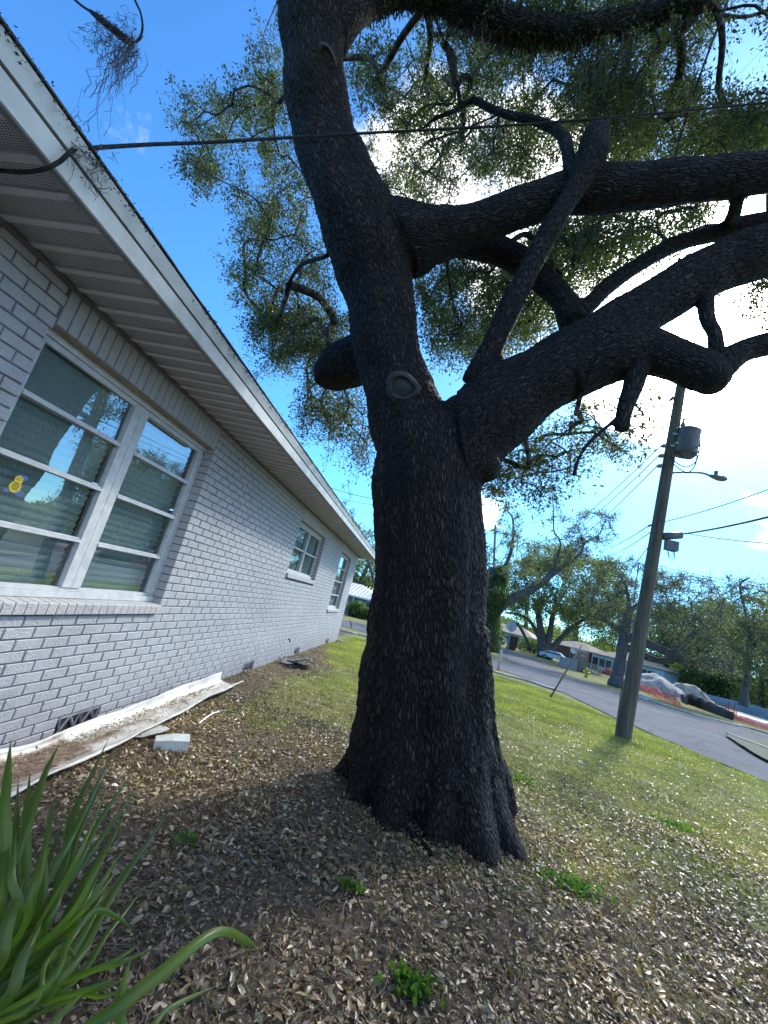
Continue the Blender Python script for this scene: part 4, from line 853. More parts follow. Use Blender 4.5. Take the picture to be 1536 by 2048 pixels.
# ---------------------------------------------------------------- strap-leaved plant in the corner
plant = thing('strap_leaf_plant', 'tall clump of arching green strap leaves in the near left corner', 'plant', loc=(-1.12, 1.30, 0)); PB = np.array([-1.12, 1.30, 0.])
def blade(pts, wd, parent=plant, dead=False):
    P = catmull(pts, 6); T, U, W = frames(P); m = len(P); t = np.linspace(0, 1, m); wv = .84 * wd * np.clip(np.sin(np.pi * np.clip(t * .78 + .16, 0, 1)) ** .8, .03, 1) * np.clip((1 - t) * 5, .02, 1) ** .6
    vdir = unit(P - EYE); S = unit(np.cross(T, vdir)); S = unit(S + U * .35 * math.sin(wd * 999)); Nn = np.cross(S, T)
    rows = np.stack([P - S * wv[:, None], P - S * wv[:, None] * .45 - Nn * wv[:, None] * .22, P - Nn * wv[:, None] * .36, P + S * wv[:, None] * .45 - Nn * wv[:, None] * .22, P + S * wv[:, None]], 1); k = 5
    F = [(i * k + j, i * k + j + 1, (i + 1) * k + j + 1, (i + 1) * k + j) for i in range(m - 1) for j in range(k - 1)]
    return mk('leaf', rows.reshape(-1, 3) - PB, F, M['strap'], parent, True)
def az(px, py, z): return atz(px, py, z)
def bl(tip, ztip, mids, wd, base=None):
    b = np.array([-1.12 + RNG.uniform(-.14, .12), 1.30 + RNG.uniform(-.12, .14), 0.]) if base is None else np.array(base)
    P = [b] + [az(*m) for m in mids] + [az(*tip, ztip)]; blade(P, wd)
bl((218, 1476), .52, [(95, 1760, .30), (150, 1620, .45)], .017)
bl((228, 1497), .50, [(70, 1800, .30), (160, 1640, .44)], .015)
bl((118, 1488), .60, [(40, 1700, .42), (85, 1560, .55)], .015)
bl((22, 1478), .68, [(-5, 1760, .4), (10, 1600, .58)], .020)
bl((60, 1545), .55, [(40, 1800, .3), (52, 1640, .48)], .016)
bl((272, 1537), .42, [(110, 1790, .26), (200, 1640, .38)], .013)
bl((284, 1562), .38, [(90, 1830, .2), (200, 1680, .33)], .014)
bl((252, 1643), .34, [(80, 1900, .2), (175, 1750, .30)], .017)
bl((342, 1617), .30, [(120, 1950, .18), (230, 1780, .28)], .018)
bl((318, 1650), .30, [(100, 1960, .18), (210, 1800, .27)], .015)
bl((50, 1750), .42, [(-20, 1950, .25), (15, 1850, .36)], .022)
bl((190, 1880), .24, [(60, 2010, .16), (130, 1950, .22)], .015)
bl((175, 1975), .20, [(60, 2080, .14), (120, 2030, .18)], .013)
bl((262, 1915), .26, [(210, 2120, .20), (238, 2000, .28)], .016)
bl((440, 1968), .10, [(230, 2080, .14), (340, 2015, .16)], .010)
bl((520, 1905), .12, [(130, 2080, .22), (300, 1960, .32), (428, 1866, .34), (490, 1878, .24)], .0165)
bl((498, 1918), .13, [(120, 2075, .22), (300, 1975, .30), (425, 1872, .32), (478, 1880, .24)], .009)
bl((268, 1862), .20, [(70, 1990, .25), (140, 1880, .33), (190, 1822, .32), (235, 1835, .26)], .010)
bl((160, 1960), .16, [(40, 2030, .2), (90, 1930, .26), (125, 1892, .25), (152, 1920, .2)], .008)
bl((-10, 1560), .62, [(-30, 1800, .4), (-25, 1680, .55)], .018)
bl((105, 1600), .48, [(60, 1850, .26), (90, 1700, .42)], .012)
bl((12, 1640), .50, [(-10, 1850, .32), (5, 1740, .44)], .02)
bl((150, 1650), .40, [(60, 1900, .22), (120, 1760, .36)], .016)
bl((235, 1720), .28, [(80, 1950, .18), (165, 1820, .26)], .013)
bl((90, 1830), .32, [(-10, 2020, .2), (45, 1920, .28)], .020)
bl((300, 1760), .24, [(110, 1990, .15), (220, 1860, .22)], .011)
bl((215, 1540), .44, [(90, 1820, .28), (160, 1660, .40)], .012)
for q in range(34):
    tx, ty = [(RNG.uniform(-20, 120), RNG.uniform(1520, 1760)), (RNG.uniform(90, 260), RNG.uniform(1560, 1800)), (RNG.uniform(60, 330), RNG.uniform(1760, 2000))][q % 3]; zt = np.interp(ty, [1500, 1760, 2000], [.56, .36, .16]) * RNG.uniform(.85, 1.15)
    m_ = (tx * .42 + RNG.uniform(-25, 8), ty * .42 + 2048 * .58 + RNG.uniform(-30, 5)); bl((tx, ty), zt, [(m_[0], m_[1], zt * .60), (tx * .76 + RNG.uniform(-8, 8), ty * .76 + 2048 * .24, zt * .90)], RNG.uniform(.007, .014))
for q in range(16):
    a = RNG.uniform(-2.6, 2.9); L = RNG.uniform(.35, .7); b = np.array([-1.15 + RNG.uniform(-.12, .1), 1.28 + RNG.uniform(-.1, .1), 0.]); d = np.array([math.cos(a), math.sin(a), 0]); k = RNG.uniform(.4, .8)
    e = b + d * L * k + [0, 0, L * (1.1 - k)]
    q_, dd2 = proj(e)
    blade([b, b + d * L * k * .4 + [0, 0, L * (1.1 - k) * .7], e], RNG.uniform(.012, .02))
# ---------------------------------------------------------------- fallen gutter and debris by the wall
def gpt(px, py, h=0.): p = G(px, py); p[2] = gh(p[0], p[1]) + h; return p
gut = thing('fallen_gutter', 'long dirty white length of gutter lying on its back along the wall', 'gutter', loc=(-2.1, 3.6, 0)); GO = np.array([-2.1, 3.6, 0.])
ys = np.linspace(1.75, 5.55, 40); V = []; DA = []
prof = [(-.160, .098), (-.154, .104), (-.146, .098), (-.144, .080), (-.128, .036), (-.10, .018), (-.04, .010), (.03, .012), (.075, .028), (.105, .060), (.112, .078), (.125, .084), (.132, .076), (.126, .066)]
for i, y in enumerate(ys):
    t = i / 39.; cx = -2.145 + .05 * (1 - t) ** 2 + .055 * math.sin(t * 2.1) - .10 * t + (.05 if t < .2 else 0) * (1 - t / .2); wid = 1.15 + .60 * (1 - t) ** 2; sag = .02 * math.sin(t * 9)
    for j, (px_, pz_) in enumerate(prof):
        wob = .007 * math.sin(t * 23 + j); dent = .035 * math.exp(-((t - .28) / .06) ** 2) * (1 if j < 5 else 0)
        V.append((cx + px_ * wid + wob, y + (.03 * math.sin(j * 1.3) if i in (0, 39) else 0), max(.008, pz_ * (1 - .2 * math.sin(t * 5)) + sag * .3 + gh(cx, y) * .6 - dent)))
        DA.append(float(np.clip(math.exp(-((px_ + .04) / .075) ** 2) * (1.0 - .55 * t) + (.35 if 0.05 < t < .35 else -.05) - (.9 if j in (0, 1, 2, 10, 11, 12) else 0), 0, 1)))
V = np.array(V); m = len(prof); F = [(i * m + j, i * m + j + 1, (i + 1) * m + j + 1, (i + 1) * m + j) for i in range(39) for j in range(m - 1)]
V2 = V + np.array([0, 0, -.0025]); n0 = len(V); F2 = [tuple(n0 + k for k in reversed(f)) for f in F]
o = mk('gutter_trough', np.vstack([V, V2]) - GO, F + F2, M['gutter'], gut, True); a_ = o.data.attributes.new('dirt', 'FLOAT', 'POINT'); a_.data.foreach_set('value', np.array(DA + DA, np.float32))
n = 900; t = RNG.random(n) ** 1.0; yy = 1.9 + 3.3 * t; xx = -2.21 - .06 * t + RNG.normal(0, .010 + .03 * (1 - t), n); V, F = leaves(np.stack([xx, yy, .022 + RNG.random(n) * .02 + gh(xx, yy) * .5], 1), RNG.normal(size=(n, 3)) * [.5, 1, .25], RNG.uniform(.008, .034, n), RNG.uniform(.002, .007, n))
mk('gutter_debris', V - GO, F, M['litter'], gut)['kind'] = 'stuff'
def slab(V, F, name, mat, label, cat, group=None):
    V = np.array(V, float); c = V.mean(0); c[2] = 0; o = mk(name, V - c, F, mat, loc=tuple(c)); tag(o, label, cat, group); return o
# broken downspout elbow, lid and flat piece
p1 = gpt(325, 1492); ax = np.array([.80, .48, 0]); ay = np.array([-.48, .80, 0])
def boxpiece(o_, L, Wd, H, ax, ay, rib=True):
    V = []
    for (l, s) in ((0, .70), (L * .5, .95), (L, 1.0)):
        for (a, z) in ((-Wd * s, 0), (Wd * s, 0), (Wd * s * .98, H * s), (Wd * s * .55, H * s * 1.04), (0, H * s * .96), (-Wd * s * .55, H * s * 1.04), (-Wd * s * .98, H * s)): V.append(o_ + ax * l + ay * a + np.array([0, 0, z + .006]))
    k = 7; F = [(i * k + j, i * k + (j + 1) % k, (i + 1) * k + (j + 1) % k, (i + 1) * k + j) for i in range(2) for j in range(k)] + [tuple(range(k - 1, -1, -1)), tuple(range(2 * k, 3 * k))]
    return V, F
V, F = boxpiece(gpt(306, 1492), .27, .085, .085, ax, ay); slab(V, F, 'downspout_piece', M['white_metal'], 'bent white downspout elbow on the leaves beside the fallen gutter', 'downspout piece')
c = gpt(292, 1468); V = []; t = np.linspace(0, 2 * math.pi, 12, endpoint=False)
for z in (.018, .022): V += [c + np.array([math.cos(a) * .13 * (1 + .2 * math.sin(3 * a)), math.sin(a) * .20 * (1 + .15 * math.cos(2 * a)), z + .025 * math.cos(a)]) for a in t]
F = [tuple(range(12, 24)), tuple(range(11, -1, -1))] + [(i, (i + 1) % 12, 12 + (i + 1) % 12, 12 + i) for i in range(12)]
slab(V, F, 'metal_scrap', M['gutter'], 'torn flat white scrap of gutter tucked between elbow and trough', 'metal scrap')
mbs = MB(); a = gpt(396, 1452, .02); b = gpt(436, 1430, .02); mbs.tube(catmull([a, (a + b) / 2 + [0, 0, .02], b], 4), .008, 4); o = mbs.obj('gutter_strap', M['white_metal']); tag(o, 'thin white gutter strap lying on the leaves past the elbow', 'metal strap')
c = gpt(592, 1332); V = []
deb = thing('slab_debris', 'broken dark slate coloured slabs heaped at the foot of the far wall', 'debris', loc=tuple(c))
for k, (dx, dy, L, W_, a, tx, ty) in enumerate([(-.12, 0, .42, .22, .5, .25, .1), (.06, -.05, .46, .26, 1.2, -.15, .2), (.0, .22, .40, .18, .1, .1, -.3), (.2, .1, .3, .16, 2.0, .2, .1)]):
    M3 = np.array(Matrix.Rotation(a, 3, 'Z') @ Matrix.Rotation(tx, 3, 'X') @ Matrix.Rotation(ty, 3, 'Y')); MB().box((-L / 2, -W_ / 2, 0), (L / 2, W_ / 2, .022), M3, np.array([dx, dy, .04 + .03 * k])).obj('slab', M['slab'], deb)
MB().tube([(-.3, 0, .0), (-.22, -.15, .16)], .008, 5).obj('wire_hoop', M['wire'], deb)
c = gpt(680, 1285); V, F = brick_mesh(.2, .1, .06, .006, 3); slab(np.array(V) + c + [0.05, .1, .03], F, 'loose_brick', M['brick_sill'], 'loose pale brick in the grass at the far house corner', 'brick')
# ---------------------------------------------------------------- overhead cables
def cable(pts, r, name, label, mat=None, cat='cable', k=8, group=None):
    P = catmull(pts, k); c = P.mean(0); o = MB().tube(P, r, 6).obj(name, mat or M['rubber'], None, True, c); return tag(o, label, cat, group)
att = at(158, 297, 1.19); p0 = atz(-60, 344, 2.80)
sv = [atz(-60, 338, 2.80), atz(0, 341, 2.80), atz(50, 344, 2.80), atz(88, 338, 2.81), atx(118, 324, -1.765), atx(140, 306, -1.745), att + [0.02, 0, .0], at(300, 289, 1.5), at(430, 284, 1.75), at(700, 268, 2.2), at(1100, 245, 2.6), at(1536, 205, 3.0), at(1900, 160, 3.4)]
cable(sv, .0088, 'service_cable', 'thick black service cable clamped at the eave and crossing in front of the oak')
cl_ = MB(); cl_.tube([att + [-.03, -.012, -.004], att + [.0, 0, .002], att + [.05, .012, .0]], [.012, .018, .011], 8); tag(cl_.obj('cable_clamp', M['rubber'], None, True, tuple(att)), 'black wedge clamp holding the service cable to the eave', 'clamp')
o = moss_mesh([att + RNG.normal(0, .02, 3) + [-.01, .0, -.0] for _ in range(9)], 'moss_tuft', None, None, [.12] * 9, 18, spread=.03); tag(o, 'wiry grey moss tuft caught on the cable clamp at the eave', 'moss')
up = [at(60, -90, 1.5), at(150, 0, 1.55), at(192, 30, 1.57), at(235, 66, 1.6), at(262, 84, 1.62), at(278, 78, 1.63), at(285, 55, 1.63), at(281, 25, 1.62), at(270, 0, 1.6), at(250, -60, 1.55)]
cable(up, .007, 'service_cable', 'black cable looping down from the top edge above the eave')
P_ = catmull([at(180, 22, 1.565), at(210, 46, 1.585), at(240, 70, 1.61), at(262, 86, 1.625)], 5); tag(MB().tube(P_, np.interp(np.linspace(0, 1, len(P_)), [0, .2, .8, 1], [.010, .019, .022, .012]), 8).obj('cable_splice', M['rubber'], None, True, tuple(P_.mean(0))), 'fat dark taped splice on the looping overhead cable', 'cable splice')
n = 700; i = RNG.integers(2, len(P_), n); V, F = leaves(P_[i] + RNG.normal(0, .010, (n, 3)) + [0, 0, .008], RNG.normal(size=(n, 3)), RNG.uniform(.006, .018, n), RNG.uniform(.002, .005, n)); o = mk('splice_moss', V, F, simple('green_moss', (.03, .06, .035), (.015, .03, .02), 20, .8)); tag(o, 'green moss growing on the splice of the looping cable', 'moss')
an = [at(RNG.uniform(188, 268), RNG.uniform(45, 88), 1.6) for _ in range(9)] + [at(RNG.uniform(250, 272), RNG.uniform(82, 95), 1.62) for _ in range(9)]; le = [.18] * 9 + [.3, .45, .62, .78, .5, .4, .7, .55, .3]
o = moss_mesh(an, 'moss_tuft', None, None, le, 9, simple('reddish_moss', (.10, .08, .10), (.07, .07, .06), 20, .9), spread=.012); tag(o, 'reddish grey moss hanging from the looping cable against the sky', 'moss')
# ---------------------------------------------------------------- utility pole
pb_ = G(1246, 1474); PB0 = pb_.copy(); YP = pb_[1]
def pp(px, py, dy=0.): return at(px, py, YP + dy)
top = pp(1364, 762); pole = thing('utility_pole', 'tall weathered wooden utility pole leaning on the lawn edge by the road', 'utility pole', loc=tuple(PB0)); ptop = pp(1374, 700)
t = np.linspace(0, 1, 14); PP = PB0 + (ptop - PB0) * t[:, None]; PP = np.vstack([PB0 - (ptop - PB0) * .03, PP]); MB().tube(PP, np.concatenate([[.158], .156 - .050 * t]), 20).obj('pole_shaft', M['pole'], pole, True, PB0)
pm = MB(); pm.tube([PP[1] + [-.186, -.06, .1], pp(1290, 1130) + [-.16, -.05, 0]], .012, 5); pm.obj('ground_wire', M['wire'], pole, False, PB0)
tc_t = pp(1375, 868, -.12); tc_b = pp(1372, 905, -.12)
txt = thing('pole_transformer', 'grey drum transformer with bushing and looping leads on the utility pole', 'transformer', loc=tuple(tc_b)); axv = unit(tc_t - tc_b); rT = .245
tb0 = pp(1369, 909, -.10); tt0 = pp(1378, 862, -.10)
MB().tube([tb0, tb0 + (tt0 - tb0) * .04, tb0 + (tt0 - tb0) * .93, tt0, tt0 + (tt0 - tb0) * .05], [.235, .25, .25, .262, .20], 24).obj('tank', M['grey_paint'], txt, True, tc_b)
MB().tube([tt0 + [-.15, 0, 0], tt0 + [-.15, 0, .10], tt0 + [-.15, 0, .13], tt0 + [-.15, 0, .22], tt0 + [-.15, 0, .27]], [.045, .045, .06, .03, .012], 8).obj('bushing', M['galv'], txt, False, tc_b)
hk = MB(); 
for f in (.25, .75): q = tb0 + (tt0 - tb0) * f; hk.box((-.36, -.04, -.03), (-.20, .04, .03), None, q)
hk.obj('bracket', M['galv'], txt, False, tc_b)
for pts in ([(1396, 866), (1400, 885), (1396, 905), (1380, 918), (1362, 912), (1352, 890)], [(1397, 870), (1399, 900), (1390, 925), (1372, 934), (1352, 925), (1342, 912)], [(1396, 880), (1392, 925), (1378, 944), (1362, 940), (1344, 926)]):
    MB().tube(catmull([pp(a, b, -.15) for a, b in pts], 5), .012, 5).obj('lead', M['rubber'], txt, True, tc_b)
ins = MB(); 
for (x_, y_) in ((1327, 890), (1322, 910), (1319, 930)): ins.tube([pp(x_ + 10, y_), pp(x_ + 4, y_ + 1), pp(x_, y_ + 2), pp(x_ - 5, y_ + 3)], [.02, .05, .055, .03], 8)
ins.obj('insulator', M['galv'], pole, True, PB0)
ins = MB(); ins.tube([pp(1362, 790), pp(1344, 797), pp(1338, 803)], [.03, .05, .02], 6); ins.tube([pp(1372, 792), pp(1400, 795)], .018, 5); ins.tube([pp(1302, 1050), pp(1297, 1052)], .03, 6); ins.obj('pole_hardware', M['galv'], pole, True, PB0)['kind'] = 'stuff'
st_ = MB()
for y_ in np.arange(930, 1440, 38): c_ = PB0 + (ptop - PB0) * ((1474 - y_) / (1474 - 700.)); st_.tube([c_ + [.13, -.08, 0], c_ + [.24, -.14, .01]], .012, 4)
lmp = thing('street_lamp', 'grey cobra head street lamp on a curved arm from the utility pole', 'street lamp', loc=tuple(pp(1341, 960)))
LB = pp(1341, 960); MB().tube(catmull([pp(1338, 963), pp(1343, 948), pp(1352, 945), pp(1390, 945), pp(1408, 947), pp(1424, 953)], 5), .026, 8).obj('lamp_arm', M['galv'], lmp, True, LB)
q = [pp(1420, 951), pp(1428, 953), pp(1440, 956), pp(1449, 959), pp(1454, 960)]; h = MB(); Vv, Ff = tube(q, [.05, .085, .12, .09, .02], 12); Vv = Vv.copy(); cz = np.repeat(np.array(q), 12, 0); Vv[:, 2] = cz[:, 2] + (Vv[:, 2] - cz[:, 2]) * .55; h.add(Vv, Ff); h.obj('lamp_head', M['galv'], lmp, True, LB)
c_ = pp(1432, 948); MB().tube([c_ - [0, 0, .05], c_ + [0, 0, .07]], .04, 10).obj('photocell', M['grey_paint'], lmp, False, LB)
# splice box on the messenger cable
bc = pp(1342, 1076, -.05); sb = thing('telecom_box', 'grey telecom box with coiled wires hanging from the cable beside the pole', 'telecom box', loc=tuple(bc))
a = pp(1325, 1073, -.05); b = pp(1363, 1070, -.05); MB().tube([a, a + (b - a) * .03, a + (b - a) * .97, b], [.06, .09, .09, .06], 10).obj('closure', M['grey_paint'], sb, True, bc)
MB().box((-.14, -.07, -.30), (.12, .07, -.07), None, bc + [.03, 0, -.0]).obj('terminal', M['grey_paint'], sb, False, bc)
for k in range(4):
    c_ = bc + np.array([.0, -.03 - .015 * k, -.30 - .045 * k]); t = np.linspace(0, 6.28, 16); MB().tube(np.stack([c_[0] + .075 * np.cos(t), c_[1] + .02 * np.sin(t), c_[2] + .10 * np.sin(t)], 1), .006, 4).obj('wire_coil', M['rubber'], sb, False, bc)
def wire(a, b, label, r=.010, sag=.25, mid=None):
    a = np.array(a); b = np.array(b); t = np.linspace(0, 1, 14)[:, None]; P = a + (b - a) * t; P[:, 2] -= sag * 4 * (t * (1 - t))[:, 0]; c = P.mean(0); o = MB().tube(P, r, 5).obj('power_line', M['wire'], None, True, c); return tag(o, label, 'power line', 'overhead lines around the utility pole')
far_p = lambda px, py, Y: at(px, py, Y)
wire(pp(1322, 892), far_p(1085, 1095, 34), 'uppermost of three thin lines running down left from the pole insulators', .012, .3)
wire(pp(1317, 912), far_p(1105, 1093, 34), 'middle of three thin lines running down left from the pole insulators', .012, .3)
wire(pp(1314, 932), far_p(1140, 1086, 34), 'lowest of three thin lines running down left from the pole insulators', .012, .3)
wire(pp(1297, 1052), far_p(1190, 1103, 30), 'thin line meeting the pole from the left at the bracket above the telecom box', .012, .2)
wire(pp(1300, 1065), far_p(1205, 1112, 30), 'thin line meeting the pole just below the bracket line', .012, .2)
wire(pp(1297, 1093), far_p(1262, 1140, 24), 'steep guy line dropping left from the middle of the pole', .012, 0)
wire(pp(1345, 905), far_p(1536, 850, 7.5), 'line rising to the right behind the transformer', .012, .05)
wire(pp(1322, 1045), far_p(1560, 970, 7.), 'thin line rising to the right edge above the telecom box', .010, .05)
wire(pp(1365, 1068), far_p(1560, 1028, 6.5), 'thick cable rising right from the telecom box', .022, .03)
wire(pp(1370, 1066), far_p(1560, 1088, 6.5), 'thin line falling right from the telecom box', .010, .03)
wire(far_p(1200, 1100, 60), far_p(1620, 1190, 34), 'upper of the faint far lines crossing above the right trees', .03, .4)
wire(far_p(1200, 1104, 60), far_p(1620, 1198, 34), 'second of the faint far lines crossing above the right trees', .03, .4)
wire(far_p(1225, 1125, 60), far_p(1620, 1215, 34), 'lowest faint far line crossing above the right trees', .02, .4)
wire(far_p(660, 975, 40), far_p(770, 1000, 40), 'upper thin line between the eave and the oak trunk', .03, .2)
wire(far_p(660, 990, 40), far_p(770, 1012, 40), 'lower thin line between the eave and the oak trunk', .02, .2)
wire(far_p(1100, 1010, 40), far_p(960, 1120, 60), 'thin line slanting behind the bare oak crown right of the trunk', .02, .3)
# ---------------------------------------------------------------- things by the road
def upright(c, r, h, n=8): return [c - [0, 0, .1], c + [0, 0, h]], r
c = G(996, 1341); t = thing('bollard', 'pale round topped marker post beside the kerb', 'bollard', loc=tuple(c)); MB().tube([(0, 0, -.1), (0, 0, .86), (0, 0, .90), (0, 0, .92)], [.055, .055, .045, .015], 12).obj('post', M['post_white'], t, True)
c = G(1101, 1394); e = at(1164, 1290, c[1] + .3); o = MB().tube([c - (e - c) * .04, c + (e - c) * .5, e], [.028, .026, .02], 6).obj('leaning_stake', M['stake'], None, True, tuple(c)); tag(o, 'thin wooden stake leaning in the lawn in front of the road', 'stake')
c = G(1012, 1319); t = thing('stop_sign', 'grey back of an octagonal stop sign on a post at the side street', 'road sign', loc=tuple(c)); hh = 2.55
d = unit(np.array([c[0], c[1], 0])); rt = np.array([d[1], -d[0], 0]); MB().box((-.025, -.02, -.2), (.025, .02, hh + .38)).obj('sign_post', M['galv'], t)
R8 = .41; V = []
for o_ in (.022, .030): V += [rt * R8 * math.cos(math.pi / 8 + k * math.pi / 4) + np.array([0, 0, hh + R8 * math.sin(math.pi / 8 + k * math.pi / 4)]) + d * o_ for k in range(8)]
mk('sign_plate', V, [tuple(range(8)), tuple(range(15, 7, -1))] + [(k, (k + 1) % 8, 8 + (k + 1) % 8, 8 + k) for k in range(8)], M['sign_back'], t)
c = G(1172, 1355); t = thing('fire_hydrant', 'yellow fire hydrant on the far verge in front of the blue house', 'fire hydrant', loc=tuple(c))
MB().tube([(0, 0, 0), (0, 0, .05), (0, 0, .06), (0, 0, .55), (0, 0, .6), (0, 0, .72), (0, 0, .80), (0, 0, .84)], [.20, .20, .15, .15, .19, .17, .08, .04], 12).obj('barrel', M['yellow'], t, True); MB().tube([(-.28, 0, .45), (.28, 0, .45)], .075, 8).obj('nozzle', M['yellow'], t); MB().tube([(0, -.1, .40), (0, -.26, .40)], .10, 8).obj('nozzle', M['yellow'], t)
# portable toilet
c = G(1160, 1343); t = thing('portable_toilet', 'tan portable toilet with rounded roof beside the blue house', 'portable toilet', loc=tuple(c)); yaw = math.atan2(-c[0], c[1]); t.rotation_euler.z = yaw + .15; s_ = 1.15
MB().box((-.56 * s_, -.56 * s_, .1), (.56 * s_, .56 * s_, 2.0 * s_)).obj('cabin', M['tan'], t)
MB().box((-.6 * s_, -.6 * s_, -.1), (.6 * s_, .6 * s_, .099)).obj('skid', M['bin'], t)
V = []; n = 10
for y in (-.6 * s_, .6 * s_): V += [(.6 * s_ * math.cos(a), y, 2.0 * s_ + .28 * math.sin(a)) for a in np.linspace(0, math.pi, n)]
mk('roof_cap', V, [tuple(range(n - 1, -1, -1)), tuple(range(n, 2 * n))] + [(i, i + 1, n + i + 1, n + i) for i in range(n - 1)] + [(n - 1, 0, n, 2 * n - 1)], M['tan_light'], t)
dd_ = MB().box((-.40 * s_, -.58 * s_, .14), (.40 * s_, -.562 * s_, 1.85 * s_)).obj('door', M['tan'], t); MB().box((-.25, -.70, 1.55 * s_), (.25, -.675, 1.8 * s_)).obj('door_vent', M['tan_light'], t); MB().box((-.38, -.70, 1.0), (-.30, -.68, 1.12)).obj('handle', M['dark'], t)
# generator / white cabinet, satellite dish, pallets, white sheet
def boxthing(name, label, cat, px, py, sx, sy, sz, mat, rot=0., extra=None):
    c = G(px, py); t = thing(name, label, cat, loc=tuple(c)); t.rotation_euler.z = math.atan2(-c[0], c[1]) + rot; MB().box((-sx / 2, -sy / 2, 0), (sx / 2, sy / 2, sz)).obj('body', mat, t); MB().box((-sx / 2 - .03, -sy / 2 - .03, sz + .002), (sx / 2 + .03, sy / 2 + .03, sz + .05)).obj('lid', mat, t); return t
boxthing('utility_cabinet', 'low pale grey utility cabinet left of the portable toilet', 'cabinet', 1135, 1337, 2.0, .9, 1.15, simple('cabinet_grey', (.30, .34, .38), None, 3, .6))
c = G(1143, 1336); t = thing('satellite_dish', 'white satellite dish on a post above the grey cabinet', 'satellite dish', loc=tuple(c)); MB().tube([(0, 0, 0), (0, 0, 2.2)], .04, 6).obj('mast', M['galv'], t)
V = [(0, .0, 2.3)]; n = 14
for r_, y_ in ((.3, -.05), (.52, -.16)): V += [(r_ * math.cos(a), y_, 2.3 + r_ * .8 * math.sin(a)) for a in np.linspace(0, 6.28, n, endpoint=False)]
mk('dish', V, [(0, 1 + i, 1 + (i + 1) % n) for i in range(n)] + [(1 + i, 1 + n + i, 1 + n + (i + 1) % n, 1 + (i + 1) % n) for i in range(n)], M['white_far'], t)
pl = G(1181, 1347); t = thing('pallet_stack', 'upright pale wooden pallets right of the portable toilet', 'pallets', loc=tuple(pl)); t.rotation_euler.z = math.atan2(-pl[0], pl[1])
for k in range(9): MB().box((-1.0 + k * .25, 0, 0), (-.86 + k * .25, .03, 1.25)).obj('slat', M['tan_light'], t)
for z in (.1, .6, 1.1): MB().box((-1.0, .032, z), (1.15, .09, z + .09)).obj('rail', M['tan_light'], t)
def heap(px0, py0, w_, h, label, mat, seed, dpt=.7, name='soil_heap', cat='heap', peak=.4, lift=0):
    c = G(px0, py0); d = unit(np.array([c[0], c[1], 0])); rt = np.array([d[1], -d[0], 0]); n = 28; V = []; rr = random.Random(seed)
    for i in range(n + 1):
        for j in range(n + 1):
            u, v = i / n * 2 - 1, j / n * 2 - 1; r = math.hypot(u, v); uu = u - (peak - .5); hgt = max(0, 1 - math.hypot(uu, v) ** 1.5) * h * (1 + .25 * mn.noise(Vector((u * 2 + seed, v * 2, 1)))) + .12 * h * mn.noise(Vector((u * 6, v * 6, seed)))
            p = rt * u * w_ / 2 + d * v * w_ * dpt / 2; V.append((p[0], p[1], max(hgt, 0) * min(1, (1.0 - max(abs(u), abs(v))) * 6) - .05 + lift + float(gz(c[0] + p[0], c[1] + p[1]) - c[2])))
    m = n + 1; F = [(i * m + j, i * m + j + 1, (i + 1) * m + j + 1, (i + 1) * m + j) for i in range(n) for j in range(n)]; o = mk(name, V, F, mat, smooth=True, loc=tuple(c)); return tag(o, label, cat)
heap(1310, 1388, 7.4, 2.0, 'large heap of sandy rubble under grey mesh in front of the blue house', M['tarp'], 2, .8, peak=.42)
heap(1378, 1398, 6.4, 1.75, 'smaller grey gravel heap behind and right of the mesh covered heap', M['sand'], 5, .7)
heap(1222, 1352, 3.8, 1.1, 'red brown mulch heap left of the leaning oak trunk', M['red_soil'], 8, .7)
# orange mesh fence (fallen) and silt fence, sheeting
def meshfence(P0, P1, h, label, mat, lean, seed, n=40, rows=6, name='mesh_fence', posts=0):
    P0 = np.array(P0); P1 = np.array(P1); rr = random.Random(seed); mb = MB(); c = (P0 + P1) / 2; d = unit(P1 - P0); side = np.array([d[1], -d[0], 0]); tp = []
    for i in range(n + 1):
        t = i / n; b = P0 + (P1 - P0) * t; b[2] = gz(b[0], b[1]); hh = h * (.55 + .6 * (mn.noise(Vector((t * 7, seed, 0))) * .5 + .5)); l = lean * (1 + .6 * mn.noise(Vector((t * 5, 3, seed)))); tp.append([b + side * l * (k / rows) + np.array([0, 0, hh * (k / rows)]) + side * .08 * mn.noise(Vector((t * 20, k, seed))) for k in range(rows + 1)])
    t = thing(name, label, 'fence', loc=tuple(c)); A = np.array(tp)
    for k in range(rows + 1): mb.tube(A[:, k], .016, 3, False)
    for i in range(n + 1): mb.tube(A[i], .016, 3, False)
    o = mb.obj('mesh', mat, t, False, c); o['kind'] = 'stuff'
    for k in range(posts):
        b = P0 + (P1 - P0) * ((k + .5) / posts); b[2] = gz(b[0], b[1]); MB().tube([b, b + [0, 0, h * 1.25]], .025, 5).obj('fence_post', M['wire'], t, False, c)
    return t
meshfence(G(1272, 1377), G(1366, 1416), .75, 'crumpled orange plastic mesh fence along the covered heap', M['orange'], .5, 3, 60, 7, posts=4)
meshfence(G(1450, 1433), G(1475, 1441), .9, 'short piece of orange mesh fence behind the black silt fence', M['orange'], .1, 5, 16, 6, posts=2)
meshfence(G(1470, 1441), G(1600, 1482), .5, 'low orange mesh fence running out to the right edge', M['orange'], .25, 7, 40, 5)
